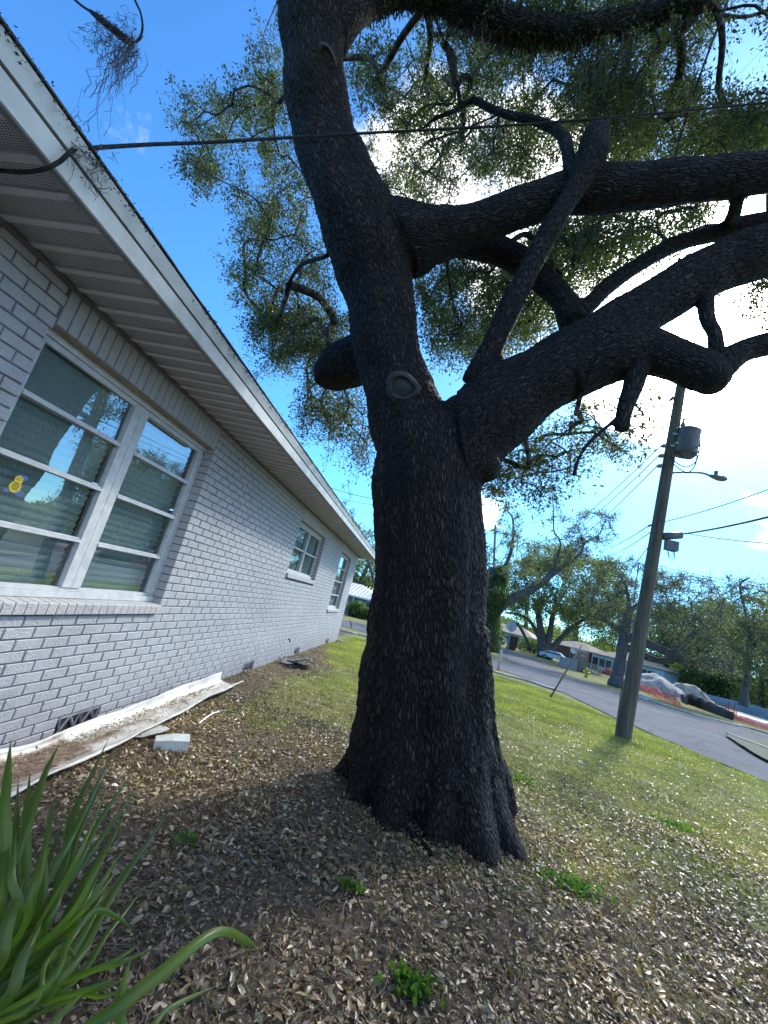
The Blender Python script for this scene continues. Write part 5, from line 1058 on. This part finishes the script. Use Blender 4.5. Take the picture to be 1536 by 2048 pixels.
def sheet(P0, P1, h0, h1, label, mat, name, seed, n=24, posts=0, wv=.12, pm=None):
    P0 = np.array(P0); P1 = np.array(P1); c = (P0 + P1) / 2; d = unit(P1 - P0); side = np.array([d[1], -d[0], 0]); V = []; t_ = thing(name, label, 'fence', loc=tuple(c))
    for o_ in (0, .012):
        for i in range(n + 1):
            t = i / n; b = P0 + (P1 - P0) * t; b = b + side * wv * mn.noise(Vector((t * 4, seed, 0))); b[2] = gz(b[0], b[1]); h = (h0 + (h1 - h0) * t) * (1 + .12 * mn.noise(Vector((t * 9, seed, 2))))
            V += [b + side * o_ - [0, 0, .05], b + side * (o_ + .05 * math.sin(t * 30)) + [0, 0, h * .5], b + side * o_ + [0, 0, h]]
    m = 3 * (n + 1); F = [(i * 3 + j, i * 3 + j + 1, i * 3 + j + 4, i * 3 + j + 3) for i in range(n) for j in range(2)]; F += [tuple(m + k for k in reversed(f)) for f in F] + [(i * 3 + 2, m + i * 3 + 2, m + i * 3 + 5, i * 3 + 5) for i in range(n)]
    mk('fabric', np.array(V) - c, F, mat, t_, True)
    for k in range(posts):
        b = P0 + (P1 - P0) * ((k + .3) / posts) - side * .06; b[2] = gz(b[0], b[1]); MB().box((-.03, -.02, -.05), (.03, .02, (h0 + h1) / 2 * 1.2), None, b).obj('stake', pm or M['stake'], t_, False, c)
    return t_
sheet(G(1373, 1407), G(1466, 1441), 1.0, .55, 'black silt fence with wooden stakes on the far verge', M['black_fabric'], 'silt_fence', 3, posts=5)
sheet(G(1345, 1390), G(1374, 1410), .25, .9, 'slumped black fabric between the orange mesh and the silt fence', M['black_fabric'], 'silt_fence', 9, n=12)
sheet(G(1402, 1402), G(1640, 1468), 1.0, 1.25, 'long pale blue grey sheeting wall across the building plot', simple('pale_blue_sheeting', (.25, .33, .38), (.19, .26, .31), .6, .6), 'site_sheeting', 4, n=40, posts=8)
A_ = [G(1405, 1402), G(1470, 1422), G(1640, 1470)]; B_ = [G(1430, 1420), G(1475, 1437), G(1640, 1492)]
loft('building_plot', A_, B_, M['blue_fabric'], .06, 'blue grey membrane over the open building plot', 6, 4)
c = G(1288, 1394); wp = MB()
for (a, b) in (((1270, 1387), (1303, 1400)), ((1269, 1391), (1300, 1403))): P = [G(*a), G(*b)]; P = [p + [0, 0, .05] for p in P]; wp.tube(P, .07, 4)
tag(wp.obj('white_boards', M['white_far'], None, False, tuple(c)), 'white boards lying on the verge beside the pole', 'boards')
# ---------------------------------------------------------------- far houses
def hip_roof(mb, x0, x1, y0, y1, z, h, ov=.5):
    x0 -= ov; x1 += ov; y0 -= ov; y1 += ov; ins_ = (y1 - y0) / 2; ym = (y0 + y1) / 2; V = [(x0, y0, z), (x1, y0, z), (x1, y1, z), (x0, y1, z), (x0 + ins_, ym, z + h), (x1 - ins_, ym, z + h), (x0, y0, z - .16), (x1, y0, z - .16), (x1, y1, z - .16), (x0, y1, z - .16)]
    return mb.add(V, [(0, 1, 5, 4), (1, 2, 5), (2, 3, 4, 5), (3, 0, 4), (6, 7, 1, 0), (7, 8, 2, 1), (8, 9, 3, 2), (9, 6, 0, 3), (9, 8, 7, 6)])
def far_house(name, label, P0, ang, L, D_, hw, hr, wall, roof, wins, scale=1., doors=()):
    t = thing(name, label, 'house', loc=tuple(P0)); t.rotation_euler.z = ang; t.scale = (scale,) * 3
    MB().box((0, 0, -1.0), (L, D_, hw)).obj('wall', wall, t); hip_roof(MB(), 0, L, 0, D_, hw + .16, hr).obj('roof', roof, t)
    for (x0, x1, z0, z1, nn) in wins:
        f = MB(); f.box((x0 - .06, -.06, z0 - .06), (x1 + .06, -.01, z0)); f.box((x0 - .06, -.06, z1), (x1 + .06, -.01, z1 + .06)); f.box((x0 - .06, -.06, z0 + .001), (x0, -.01, z1 - .001)); f.box((x1, -.06, z0 + .001), (x1 + .06, -.01, z1 - .001))
        for k in range(1, nn): xm = x0 + (x1 - x0) * k / nn; f.box((xm - .05, -.055, z0 + .001), (xm + .05, -.012, z1 - .001))
        fo = f.obj('window', M['white_far'], t); MB().box((x0, -.03, z0), (x1, -.005, z1)).obj('pane', M['far_glass'], fo)
    for (x0, x1) in doors: MB().box((x0, -.05, -.2), (x1, -.005, 2.1)).obj('door', M['car_dark'], t)
    return t

def azp(az, d, z=None):
    a = math.radians(az); x, y = d * math.sin(a), d * math.cos(a); return np.array([x, y, float(gz(x, y)) if z is None else z])
P0 = azp(21.9, 82); P1 = azp(29.0, 79); L_ = np.linalg.norm(P1 - P0)
far_house('blue_house', 'low pale blue house with grey hipped roof behind the heaps', P0, math.atan2(P1[1] - P0[1], P1[0] - P0[0]), L_, 9, 2.55, 1.5, M['blue_wall'], M['tan_shingle'], [(L_ * .12, L_ * .12 + 1.9, .75, 2.05, 2), (L_ * .70, L_ * .70 + 2.0, .75, 2.05, 2)], doors=[(L_ * .015, L_ * .015 + .9)])
P0 = azp(16.6, 92); P1 = azp(21.7, 86); L2 = np.linalg.norm(P1 - P0)
far_house('brick_bungalow', 'dark red brick bungalow with tan hipped roof left of the blue house', P0, math.atan2(P1[1] - P0[1], P1[0] - P0[0]), L2, 8, 2.6, 1.4, M['red_brick'], M['tan_shingle'], [(L2 * .6, L2 * .6 + 1.3, .8, 2.0, 2)])
P0 = azp(-17, 50); P1 = azp(-5.5, 46.5); L3 = np.linalg.norm(P1 - P0); metal_roof = simple('ribbed_white_roof', (.62, .64, .66), (.5, .52, .54), 1, .5)
sh = far_house('slate_house', 'slate grey house with white ribbed metal roof seen past the brick corner', P0, math.atan2(P1[1] - P0[1], P1[0] - P0[0]), L3, 7, 2.1, 1.5, M['shed'], metal_roof, [(L3 * .58, L3 * .58 + .7, .7, 1.9, 1), (L3 * .86, L3 * .86 + .8, .7, 1.9, 1)])
for k in range(24): x = k * L3 / 23; MB().add([(x - .04, -.5, 2.27), (x + .04, -.5, 2.27), (x + .04, 3.0, 3.65), (x - .04, 3.0, 3.65), (x, -.5, 2.33), (x, 3.0, 3.71)], [(0, 1, 4), (1, 2, 5, 4), (3, 0, 4, 5), (2, 3, 5)]).obj('roof_rib', metal_roof, sh) if 1.5 < x < L3 - 1.5 else None
pz = MB(); 
for x in (L3 * .62, L3 * .74): pz.tube([(x, -1.2, 0), (x, -1.2, 2.1)], .05, 6)
pz.obj('porch_post', M['white_far'], sh)
def bush(name, c, r, n, mat, label, cat='bush', L=.12, group=None):
    t = thing(name, label, cat, group, tuple(c)); d = unit(RNG.normal(size=(n, 3))) * (RNG.random((n, 1)) ** .4); k = 1 + .35 * np.array([mn.noise(Vector(v * 2.2 + c)) for v in d])[:, None]; P = d * k * np.array(r) + [0, 0, r[2] * .8]; P = P[P[:, 2] > 0]
    V, F = leaves(P, RNG.normal(size=P.shape), RNG.uniform(.6, 1.3, len(P)) * L, RNG.uniform(.25, .4, len(P)) * L); mk('foliage', V, F, mat, t)
    m = MB(); 
    for q in range(5): m.tube([(0, 0, -.1), (RNG.normal() * r[0] * .5, RNG.normal() * r[1] * .5, r[2] * 1.2)], .03, 4, False)
    m.obj('stem', M['bark_far'], t); return t
bush('palm_shrub', azp(-8.2, 43), (1.1, .8, .9), 1400, M['leaf_dense'], 'yellow green spiky shrub in front of the slate house', L=.3)
bush('shrub', azp(-6.3, 43), (.9, .7, .7), 900, M['leaf_dense'], 'low shrub beside the oak trunk in front of the slate house', L=.2)
bush('shrub', G(968, 1296), (2.2, 2., 2.0), 2600, M['leaf_dense'], 'dark rounded shrub beside the ivy covered trunk', L=.22)
bush('shrub', G(1060, 1307), (2.8, 2., 1.5), 2600, M['leaf_dense'], 'dark undergrowth at the foot of the many stemmed oak', L=.25)
bush('shrub', G(1118, 1318), (2.4, 2., 1.3), 1600, M['leaf_dense'], 'low shrub in front of the white parked car', L=.22)
# vehicles and bins up the side street
def car(name, label, P, ang, body, L=4.5, W_=1.8, H=1.45, pick=False, cat='car'):
    t = thing(name, label, cat, loc=tuple(P)); t.rotation_euler.z = ang; W2 = W_ / 2
    if pick: prof = [(-L / 2, .45), (-L / 2, 1.05), (-.3, 1.1), (-.15, H), (1.0, H), (1.45, 1.15), (L / 2 - .1, 1.05), (L / 2, .75), (L / 2, .45)]; gl = [(-.12, 1.16), (-.02, H - .07), (.95, H - .07), (1.32, 1.16)]
    else: prof = [(-L / 2, .4), (-L / 2 + .05, .95), (-L * .38, 1.0), (-L * .26, H - .04), (-.05, H), (L * .12, H - .03), (L * .27, .98), (L / 2 - .15, .85), (L / 2, .65), (L / 2, .4)]; gl = [(-L * .33, 1.03), (-L * .24, H - .09), (-.02, H - .06), (L * .11, H - .09), (L * .23, 1.02)]
    def ext(pr, w0, w1, tr=0):
        n = len(pr); V = [(x, -(w1 if z > 1.1 else w0), z) for x, z in pr] + [(x, (w1 if z > 1.1 else w0), z) for x, z in pr]; return V, [tuple(range(n - 1, -1, -1)), tuple(range(n, 2 * n))] + [(i, (i + 1) % n, n + (i + 1) % n, n + i) for i in range(n)]
    V, F = ext(prof, W2, W2 * .84); o = mk('body', V, F, body, t)
    V, F = ext(gl, W2 * 1.005, W2 * .86); mk('side_window', V, F, M['far_glass'], t)
    for sx in (-L * .31, L * .31):
        for sy in (-1, 1):
            w_ = MB().tube([(sx, sy * (W2 - .2), .34), (sx, sy * (W2 + .01), .34)], .34, 14).obj('wheel', M['car_dark'], t); MB().tube([(sx, sy * (W2 + .012), .34), (sx, sy * (W2 + .02), .34)], .19, 10).obj('rim', M['galv'], w_)
    for sy in (-.6, .6): MB().box((L / 2 + .002, sy - .18, .66), (L / 2 + .03, sy + .18, .80)).obj('headlight', M['white_far'], t); MB().box((-L / 2 - .03, sy - .16, .70), (-L / 2 - .001, sy + .16, .85)).obj('tail_light', simple('tail_red', (.3, .02, .02), None, 3, .4), t)
    return t
car('parked_car', 'white parked car in front of the brick bungalow', azp(18.0, 72), -.55, M['car_white'])
car('pickup_truck', 'white pickup truck parked up the side street', azp(11.2, 92), .5, M['car_white'], 5.6, 2.0, 1.9, True, 'truck')
car('parked_car', 'silver green car parked behind the brown bin', azp(14.3, 90), .25, M['car_silver'], 4.8, 1.9, 1.7)
def wbin(name, label, P, s, mat):
    t = thing(name, label, 'bin', loc=tuple(P)); V = [(-.3 * s, -.35 * s, .1), (.3 * s, -.35 * s, .1), (.3 * s, .3 * s, .1), (-.3 * s, .3 * s, .1), (-.38 * s, -.42 * s, 1.1 * s), (.38 * s, -.42 * s, 1.1 * s), (.38 * s, .4 * s, 1.1 * s), (-.38 * s, .4 * s, 1.1 * s)]
    mk('bin_body', V, [(3, 2, 1, 0), (4, 5, 6, 7), (0, 1, 5, 4), (1, 2, 6, 5), (2, 3, 7, 6), (3, 0, 4, 7)], mat, t); MB().box((-.4 * s, -.46 * s, 1.102 * s), (.4 * s, .44 * s, 1.17 * s)).obj('lid', mat, t); MB().tube([(-.36 * s, .36 * s, .14), (.36 * s, .36 * s, .14)], .13, 8).obj('wheels', M['rubber'], t)
wbin('wheelie_bin', 'black wheelie bin standing left of the stop sign post', azp(11.0, 72), 1.4, M['bin']); wbin('wheelie_bin', 'wide dark brown bin right of the stop sign post', azp(12.7, 72), 1.9, M['bin_brown'])
P0 = azp(8.5, 118); P1 = azp(15, 112); far_house('tan_house', 'pale tan house half hidden behind the parked truck', P0, math.atan2(P1[1] - P0[1], P1[0] - P0[0]), np.linalg.norm(P1 - P0), 8, 2.6, 2.0, simple('tan_wall', (.5, .42, .30), None, 2, .8), simple('tan_roof', (.42, .34, .24), None, 2, .8), [(3, 4.4, .8, 2, 2)])
fp = azp(10.2, 60); e = at(991, 1050, fp[1]); t = thing('far_utility_pole', 'grey far utility pole rising behind the ivy covered oak', 'utility pole', loc=tuple(fp)); MB().tube([fp - [0, 0, .2], e], [.2, .15], 8).obj('pole_shaft', M['pole'], t, True, fp)
# ---------------------------------------------------------------- background trees
def grow(limbs, C, coef=.012, seg=.9, wig=.22, minr=.012, sides=5):
    npos = []; 
    for P, R in limbs: npos += [p for p in P[1:]]
    base_n = len(npos); npar = [-1] * base_n; cost = [0.] * base_n; A0 = np.array(npos); order = np.argsort([np.min(np.linalg.norm(A0 - c, axis=1)) for c in C])
    for ci in order:
        c = C[ci]; A = np.array(npos); j = int(np.argmin(np.linalg.norm(A - c, axis=1) + .22 * np.array(cost))); a = A[j]; L = np.linalg.norm(c - a); m = max(2, int(L / seg)); prev = j; side = unit(RNG.normal(size=3)) * L * .14
        for q in range(1, m + 1):
            t = q / m; npos.append(a + (c - a) * t + side * math.sin(math.pi * t) + (RNG.normal(size=3) * wig * seg if q < m else 0)); npar.append(prev); cost.append(cost[prev] + L / m); prev = len(npos) - 1
    load = np.zeros(len(npos)); has = np.zeros(len(npos), bool); child = {}
    for i in range(len(npos) - 1, base_n - 1, -1):
        if not has[i]: load[i] += 1
        load[npar[i]] += load[i]; has[npar[i]] = True
    for i in range(base_n, len(npos)): child.setdefault(npar[i], []).append(i)
    A = np.array(npos); r_ = coef * load ** .40 + minr; mb = MB(); done = set()
    for i in range(base_n, len(npos)):
        if i in done: continue
        ch = [npar[i], i]; done.add(i); cur = i
        while True:
            nx = [k for k in child.get(cur, []) if k not in done]
            if not nx: break
            cur = max(nx, key=lambda k: load[k]); done.add(cur); ch.append(cur)
        R = r_[ch].copy(); R[0] = R[1]; mb.tube(A[ch], R, sides, False)
    return mb
def px_limb(L, d):
    P = []; R = []
    for (px, py, w_, dd_) in L: v = ray(px, py); hd = math.hypot(v[0], v[1]); p = EYE + v * ((d + dd_) / hd); P.append(p); R.append(.5 * w_ * depth(p) / FOC)
    Q = catmull(np.c_[np.array(P), R], 4); return Q[:, :3], np.maximum(Q[:, 3], .02)
def bg_tree(name, label, d, limbs, zones, mat, lsz=.16, coef=.02, spread=1.0, group=None, twig=.5, seg=.9, bark=None):
    LM = [px_limb(L, d) for L in limbs]; att_ = [(P[int(len(P) * .6):] if q == 0 else P[len(P) // 4:], R) for q, (P, R) in enumerate(LM)]; base = LM[0][0][0].copy(); base[2] = gz(base[0], base[1]); t = thing(name, label, 'tree', group, tuple(base)); mb = MB()
    for P, R in LM: mb.tube(P, R * (1 + .1 * np.sin(np.arange(len(R)) * 1.7)), 10)
    mb.obj('trunk', bark or M['bark_far'], t, True, base); C = []; NL = []
    for poly, n, d0, d1, nl in zones:
        for p in poly_sample(poly, n): v = ray(*p); hd = math.hypot(v[0], v[1]); C.append(EYE + v * (RNG.uniform(d0, d1) / hd)); NL.append(nl)
    C = np.array(C); grow(att_, C, coef, seg).obj('branch', bark or M['bark_far'], t, True, base)['kind'] = 'stuff'
    Vs = []; Fs = []; n0 = 0; tw = MB()
    for c, nl in zip(C, NL):
        for q in range(8):
            e = c + RNG.normal(size=3) * spread * .85; tw.tube(catmull([c, (c + e) / 2 + RNG.normal(size=3) * .12, e], 2), [twig * .034, twig * .028, twig * .022, twig * .015, twig * .01], 3, False)
        m = max(1, int(nl * RNG.uniform(.5, 1.5))); P = c + RNG.normal(size=(m, 3)) * spread * np.array([.55, .55, .42]); V, F = leaves(P, RNG.normal(size=(m, 3)), RNG.uniform(.6, 1.3, m) * lsz, RNG.uniform(.25, .42, m) * lsz); Vs.append(V); Fs.append(F + n0); n0 += len(V)
    tw.obj('twig', bark or M['bark_far'], t, False, base)['kind'] = 'stuff'; mk('crown', np.concatenate(Vs) - base, np.concatenate(Fs), mat, t); return t
bg_tree('ivy_oak', 'old oak with ivy covered trunk and one long limb sweeping right', 46,
  [[(978, 1305, 44, 0), (980, 1250, 42, 0), (982, 1200, 36, 0), (984, 1150, 28, 0), (986, 1135, 14, 0)], [(985, 1225, 26, 0), (1020, 1200, 19, 0), (1060, 1180, 17, 0), (1092, 1160, 14, 0), (1106, 1135, 8, 0), (1120, 1095, 5, 0), (1118, 1078, 3.5, 0), (1108, 1062, 3, 0), (1107, 1020, 2, 0), (1104, 985, 1, 0)], [(1092, 1158, 11, 0), (1130, 1130, 8, 0), (1160, 1108, 5, 0), (1170, 1085, 3.5, 0), (1192, 1075, 2, 0)], [(984, 1170, 10, 0), (1020, 1110, 7, 1), (1026, 1040, 4, 1), (1010, 1018, 2, 1)]],
  [([(1000, 1010), (1040, 1010), (1060, 1090), (1000, 1110)], 26, 44, 50, 40), ([(1090, 970), (1130, 975), (1120, 1040), (1092, 1060)], 14, 45, 48, 26), ([(1120, 1040), (1180, 1020), (1232, 1025), (1232, 1075), (1190, 1110), (1130, 1120)], 80, 44, 50, 26), ([(1040, 1080), (1180, 1070), (1200, 1150), (1050, 1170)], 60, 44, 52, 40), ([(955, 1060), (1010, 1060), (1060, 1150), (965, 1200)], 40, 43, 52, 80)], M['leaf_bare'], .20, .018, .55)
ivy = azp(math.degrees(math.atan2(*ray(980, 1230)[:2])), 45.2)
n = 9000; a = RNG.uniform(0, 6.28, n); zz = RNG.random(n) * 8.8; rr_ = (1.35 + .35 * np.sin(zz * 1.3)) * np.sqrt(RNG.random(n)) * (1 - .35 * zz / 9); V, F = leaves(np.stack([rr_ * np.cos(a) + zz * .05, rr_ * np.sin(a), zz], 1), RNG.normal(size=(n, 3)) + [0, 0, -.8], RNG.uniform(.12, .3, n), RNG.uniform(.05, .1, n))
o = mk('ivy', V, F, M['leaf_dense'], loc=tuple(ivy)); tag(o, 'dark ivy cloaking the trunk of the old oak right of the big trunk', 'ivy')
bg_tree('spreading_oak', 'many stemmed dark oak with broad green crown at the side street corner', 74,
  [[(1088, 1322, 34, 0), (1086, 1300, 26, 0), (1082, 1270, 17, 0), (1078, 1235, 12, 0), (1070, 1200, 8, 0)], [(1090, 1310, 20, 0), (1098, 1275, 13, 0), (1104, 1240, 10, 0), (1112, 1200, 6, 0)], [(1094, 1308, 18, 0), (1114, 1285, 11, 0), (1140, 1258, 9, 0), (1165, 1240, 6, 0)], [(1078, 1275, 9, 0), (1062, 1245, 7, 0), (1040, 1230, 5, 0), (1010, 1225, 4, 0)], [(1062, 1300, 7, 2), (1046, 1265, 6, 2), (1034, 1245, 5, 2)]],
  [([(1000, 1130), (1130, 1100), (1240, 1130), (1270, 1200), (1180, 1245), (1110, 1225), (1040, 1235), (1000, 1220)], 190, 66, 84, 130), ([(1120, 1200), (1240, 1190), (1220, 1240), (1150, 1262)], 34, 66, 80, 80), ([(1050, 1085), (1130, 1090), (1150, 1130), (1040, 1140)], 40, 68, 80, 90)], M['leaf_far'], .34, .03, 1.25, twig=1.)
bg_tree('leaning_oak', 'gnarled bare looking oak with leaning trunk and low forked limbs behind the utility pole', 41,
  [[(1230, 1376, 30, 0), (1237, 1340, 22, 0), (1244, 1300, 20, 0), (1249, 1265, 20, 0), (1252, 1240, 14, 0), (1258, 1205, 8, 0), (1250, 1165, 4, 0)], [(1246, 1262, 16, 0), (1225, 1250, 12, 0), (1205, 1235, 9, 0), (1190, 1212, 6, 0)], [(1252, 1272, 18, 0), (1292, 1286, 18, 0), (1330, 1302, 17, 0), (1352, 1312, 17, 0), (1366, 1316, 12, 0)], [(1255, 1295, 16, 1), (1290, 1312, 15, 1), (1325, 1322, 13, 1), (1356, 1316, 14, 0)], [(1352, 1308, 18, 0), (1366, 1290, 14, 0), (1388, 1268, 11, 0), (1408, 1245, 8, 0), (1430, 1240, 5, 0)], [(1388, 1268, 8, 0), (1420, 1258, 7, 0), (1446, 1240, 4, 0)], [(1356, 1318, 16, 0), (1400, 1322, 10, 0), (1440, 1320, 9, 0), (1468, 1335, 7, 0)], [(1250, 1255, 14, 0), (1262, 1220, 9, 0), (1290, 1200, 6, 0), (1310, 1170, 4, 0)]],
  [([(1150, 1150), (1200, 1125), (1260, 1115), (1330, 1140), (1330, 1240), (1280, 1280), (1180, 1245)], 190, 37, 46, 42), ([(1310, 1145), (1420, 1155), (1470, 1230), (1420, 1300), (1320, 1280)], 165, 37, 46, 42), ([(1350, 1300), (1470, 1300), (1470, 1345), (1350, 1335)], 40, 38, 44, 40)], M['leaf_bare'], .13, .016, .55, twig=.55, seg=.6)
bg_tree('grey_oak', 'grey mossy oak with drooping sprays behind the sheeting wall at right', 58,
  [[(1486, 1412, 16, 0), (1492, 1370, 12, 0), (1497, 1320, 10, 0), (1500, 1270, 7, 0)], [(1498, 1320, 8, 0), (1470, 1290, 5, 0), (1440, 1270, 4, 0)], [(1498, 1300, 8, 0), (1530, 1270, 6, 0), (1570, 1250, 5, 0)], [(1500, 1270, 6, 0), (1490, 1220, 5, 0), (1480, 1170, 4, 0), (1500, 1155, 3, 0)]],
  [([(1430, 1195), (1560, 1170), (1640, 1210), (1640, 1340), (1450, 1345)], 150, 52, 64, 90), ([(1450, 1150), (1520, 1150), (1530, 1200), (1450, 1210)], 22, 54, 62, 24)], M['leaf_bare'], .22, .02, .9, twig=.8)
for k, (px, py, poly, n, d, lab) in enumerate([
  (1330, 1385, [(1250, 1290), (1360, 1270), (1400, 1300), (1400, 1400), (1300, 1380)], 60, 98, 'dark evergreen tree right behind the blue house gable'),
  (1430, 1400, [(1360, 1270), (1480, 1260), (1490, 1400), (1400, 1410)], 70, 92, 'dark evergreen tree above the far end of the gravel heap'),
  (1520, 1430, [(1480, 1240), (1640, 1200), (1640, 1440), (1490, 1420)], 90, 80, 'bright green tree behind the mossy grey oak at the right edge'),
  (1400, 1330, [(1290, 1220), (1470, 1200), (1480, 1290), (1300, 1300)], 70, 95, 'mid green tree behind the crown of the leaning oak'),
  (1600, 1440, [(1530, 1180), (1720, 1200), (1720, 1440), (1540, 1420)], 60, 88, 'tall green tree beyond the right edge of the plot'),
  (1150, 1300, [(1120, 1215), (1260, 1210), (1320, 1280), (1250, 1300), (1140, 1290)], 70, 112, 'green tree rising behind the roofs of the bungalow and blue house'),
  (1050, 1290, [(985, 1215), (1080, 1205), (1090, 1270), (990, 1275)], 34, 130, 'yellowing tree beyond the parked truck')]):
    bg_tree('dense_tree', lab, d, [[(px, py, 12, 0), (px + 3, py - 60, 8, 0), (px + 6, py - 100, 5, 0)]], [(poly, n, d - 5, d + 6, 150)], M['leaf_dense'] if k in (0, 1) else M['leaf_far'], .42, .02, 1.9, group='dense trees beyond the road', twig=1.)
bg_tree('corner_tree', 'olive green tree behind the white metal roof left of the trunk', 62, [[(712, 1230, 16, 0), (718, 1180, 12, 0), (735, 1130, 8, 0)], [(718, 1175, 9, 0), (700, 1140, 6, 0), (690, 1100, 4, 0)]],
  [([(600, 1080), (720, 1055), (790, 1075), (790, 1190), (700, 1165), (620, 1180)], 120, 56, 66, 110)], M['leaf_far'], .3, .02, 1.2, twig=.8)
# far woodland that closes the view all round
def treeline(a0, a1, n, d0, d1, h, label, lsz=.8):
    a = np.radians(RNG.uniform(a0, a1, n)); d = RNG.uniform(d0, d1, n); hh = h * (.55 + .75 * vnoise(np.degrees(a) * .7 + 40, d * 0 + 3, 1.)); z = RNG.random(n) ** .8 * hh + -1.2; P = np.stack([d * np.sin(a), d * np.cos(a), z], 1)
    V, F = leaves(P, RNG.normal(size=(n, 3)), RNG.uniform(.6, 1.4, n) * lsz, RNG.uniform(.3, .45, n) * lsz); o = mk('far_woodland', V, F, M['leaf_far']); return tag(o, label, kind='stuff')
treeline(-60, 75, 70000, 150, 190, 8.5, 'low band of far trees along the horizon', 1.1)
treeline(75, 300, 30000, 120, 150, 9, 'band of far trees behind the camera', 1.8)
# small tree behind the drive whose top shows between eave and trunk
bg_tree('slender_tree', 'thin sprig of a tree rising between eave and trunk', 30, [[(760, 1240, 6, 0), (745, 1150, 5, 0), (722, 1080, 3, 0), (700, 1020, 2, 0)]], [([(672, 965), (700, 960), (712, 1040), (690, 1050)], 8, 29, 31, 26)], M['leaf_far'], .10, .006, .3, twig=.2)
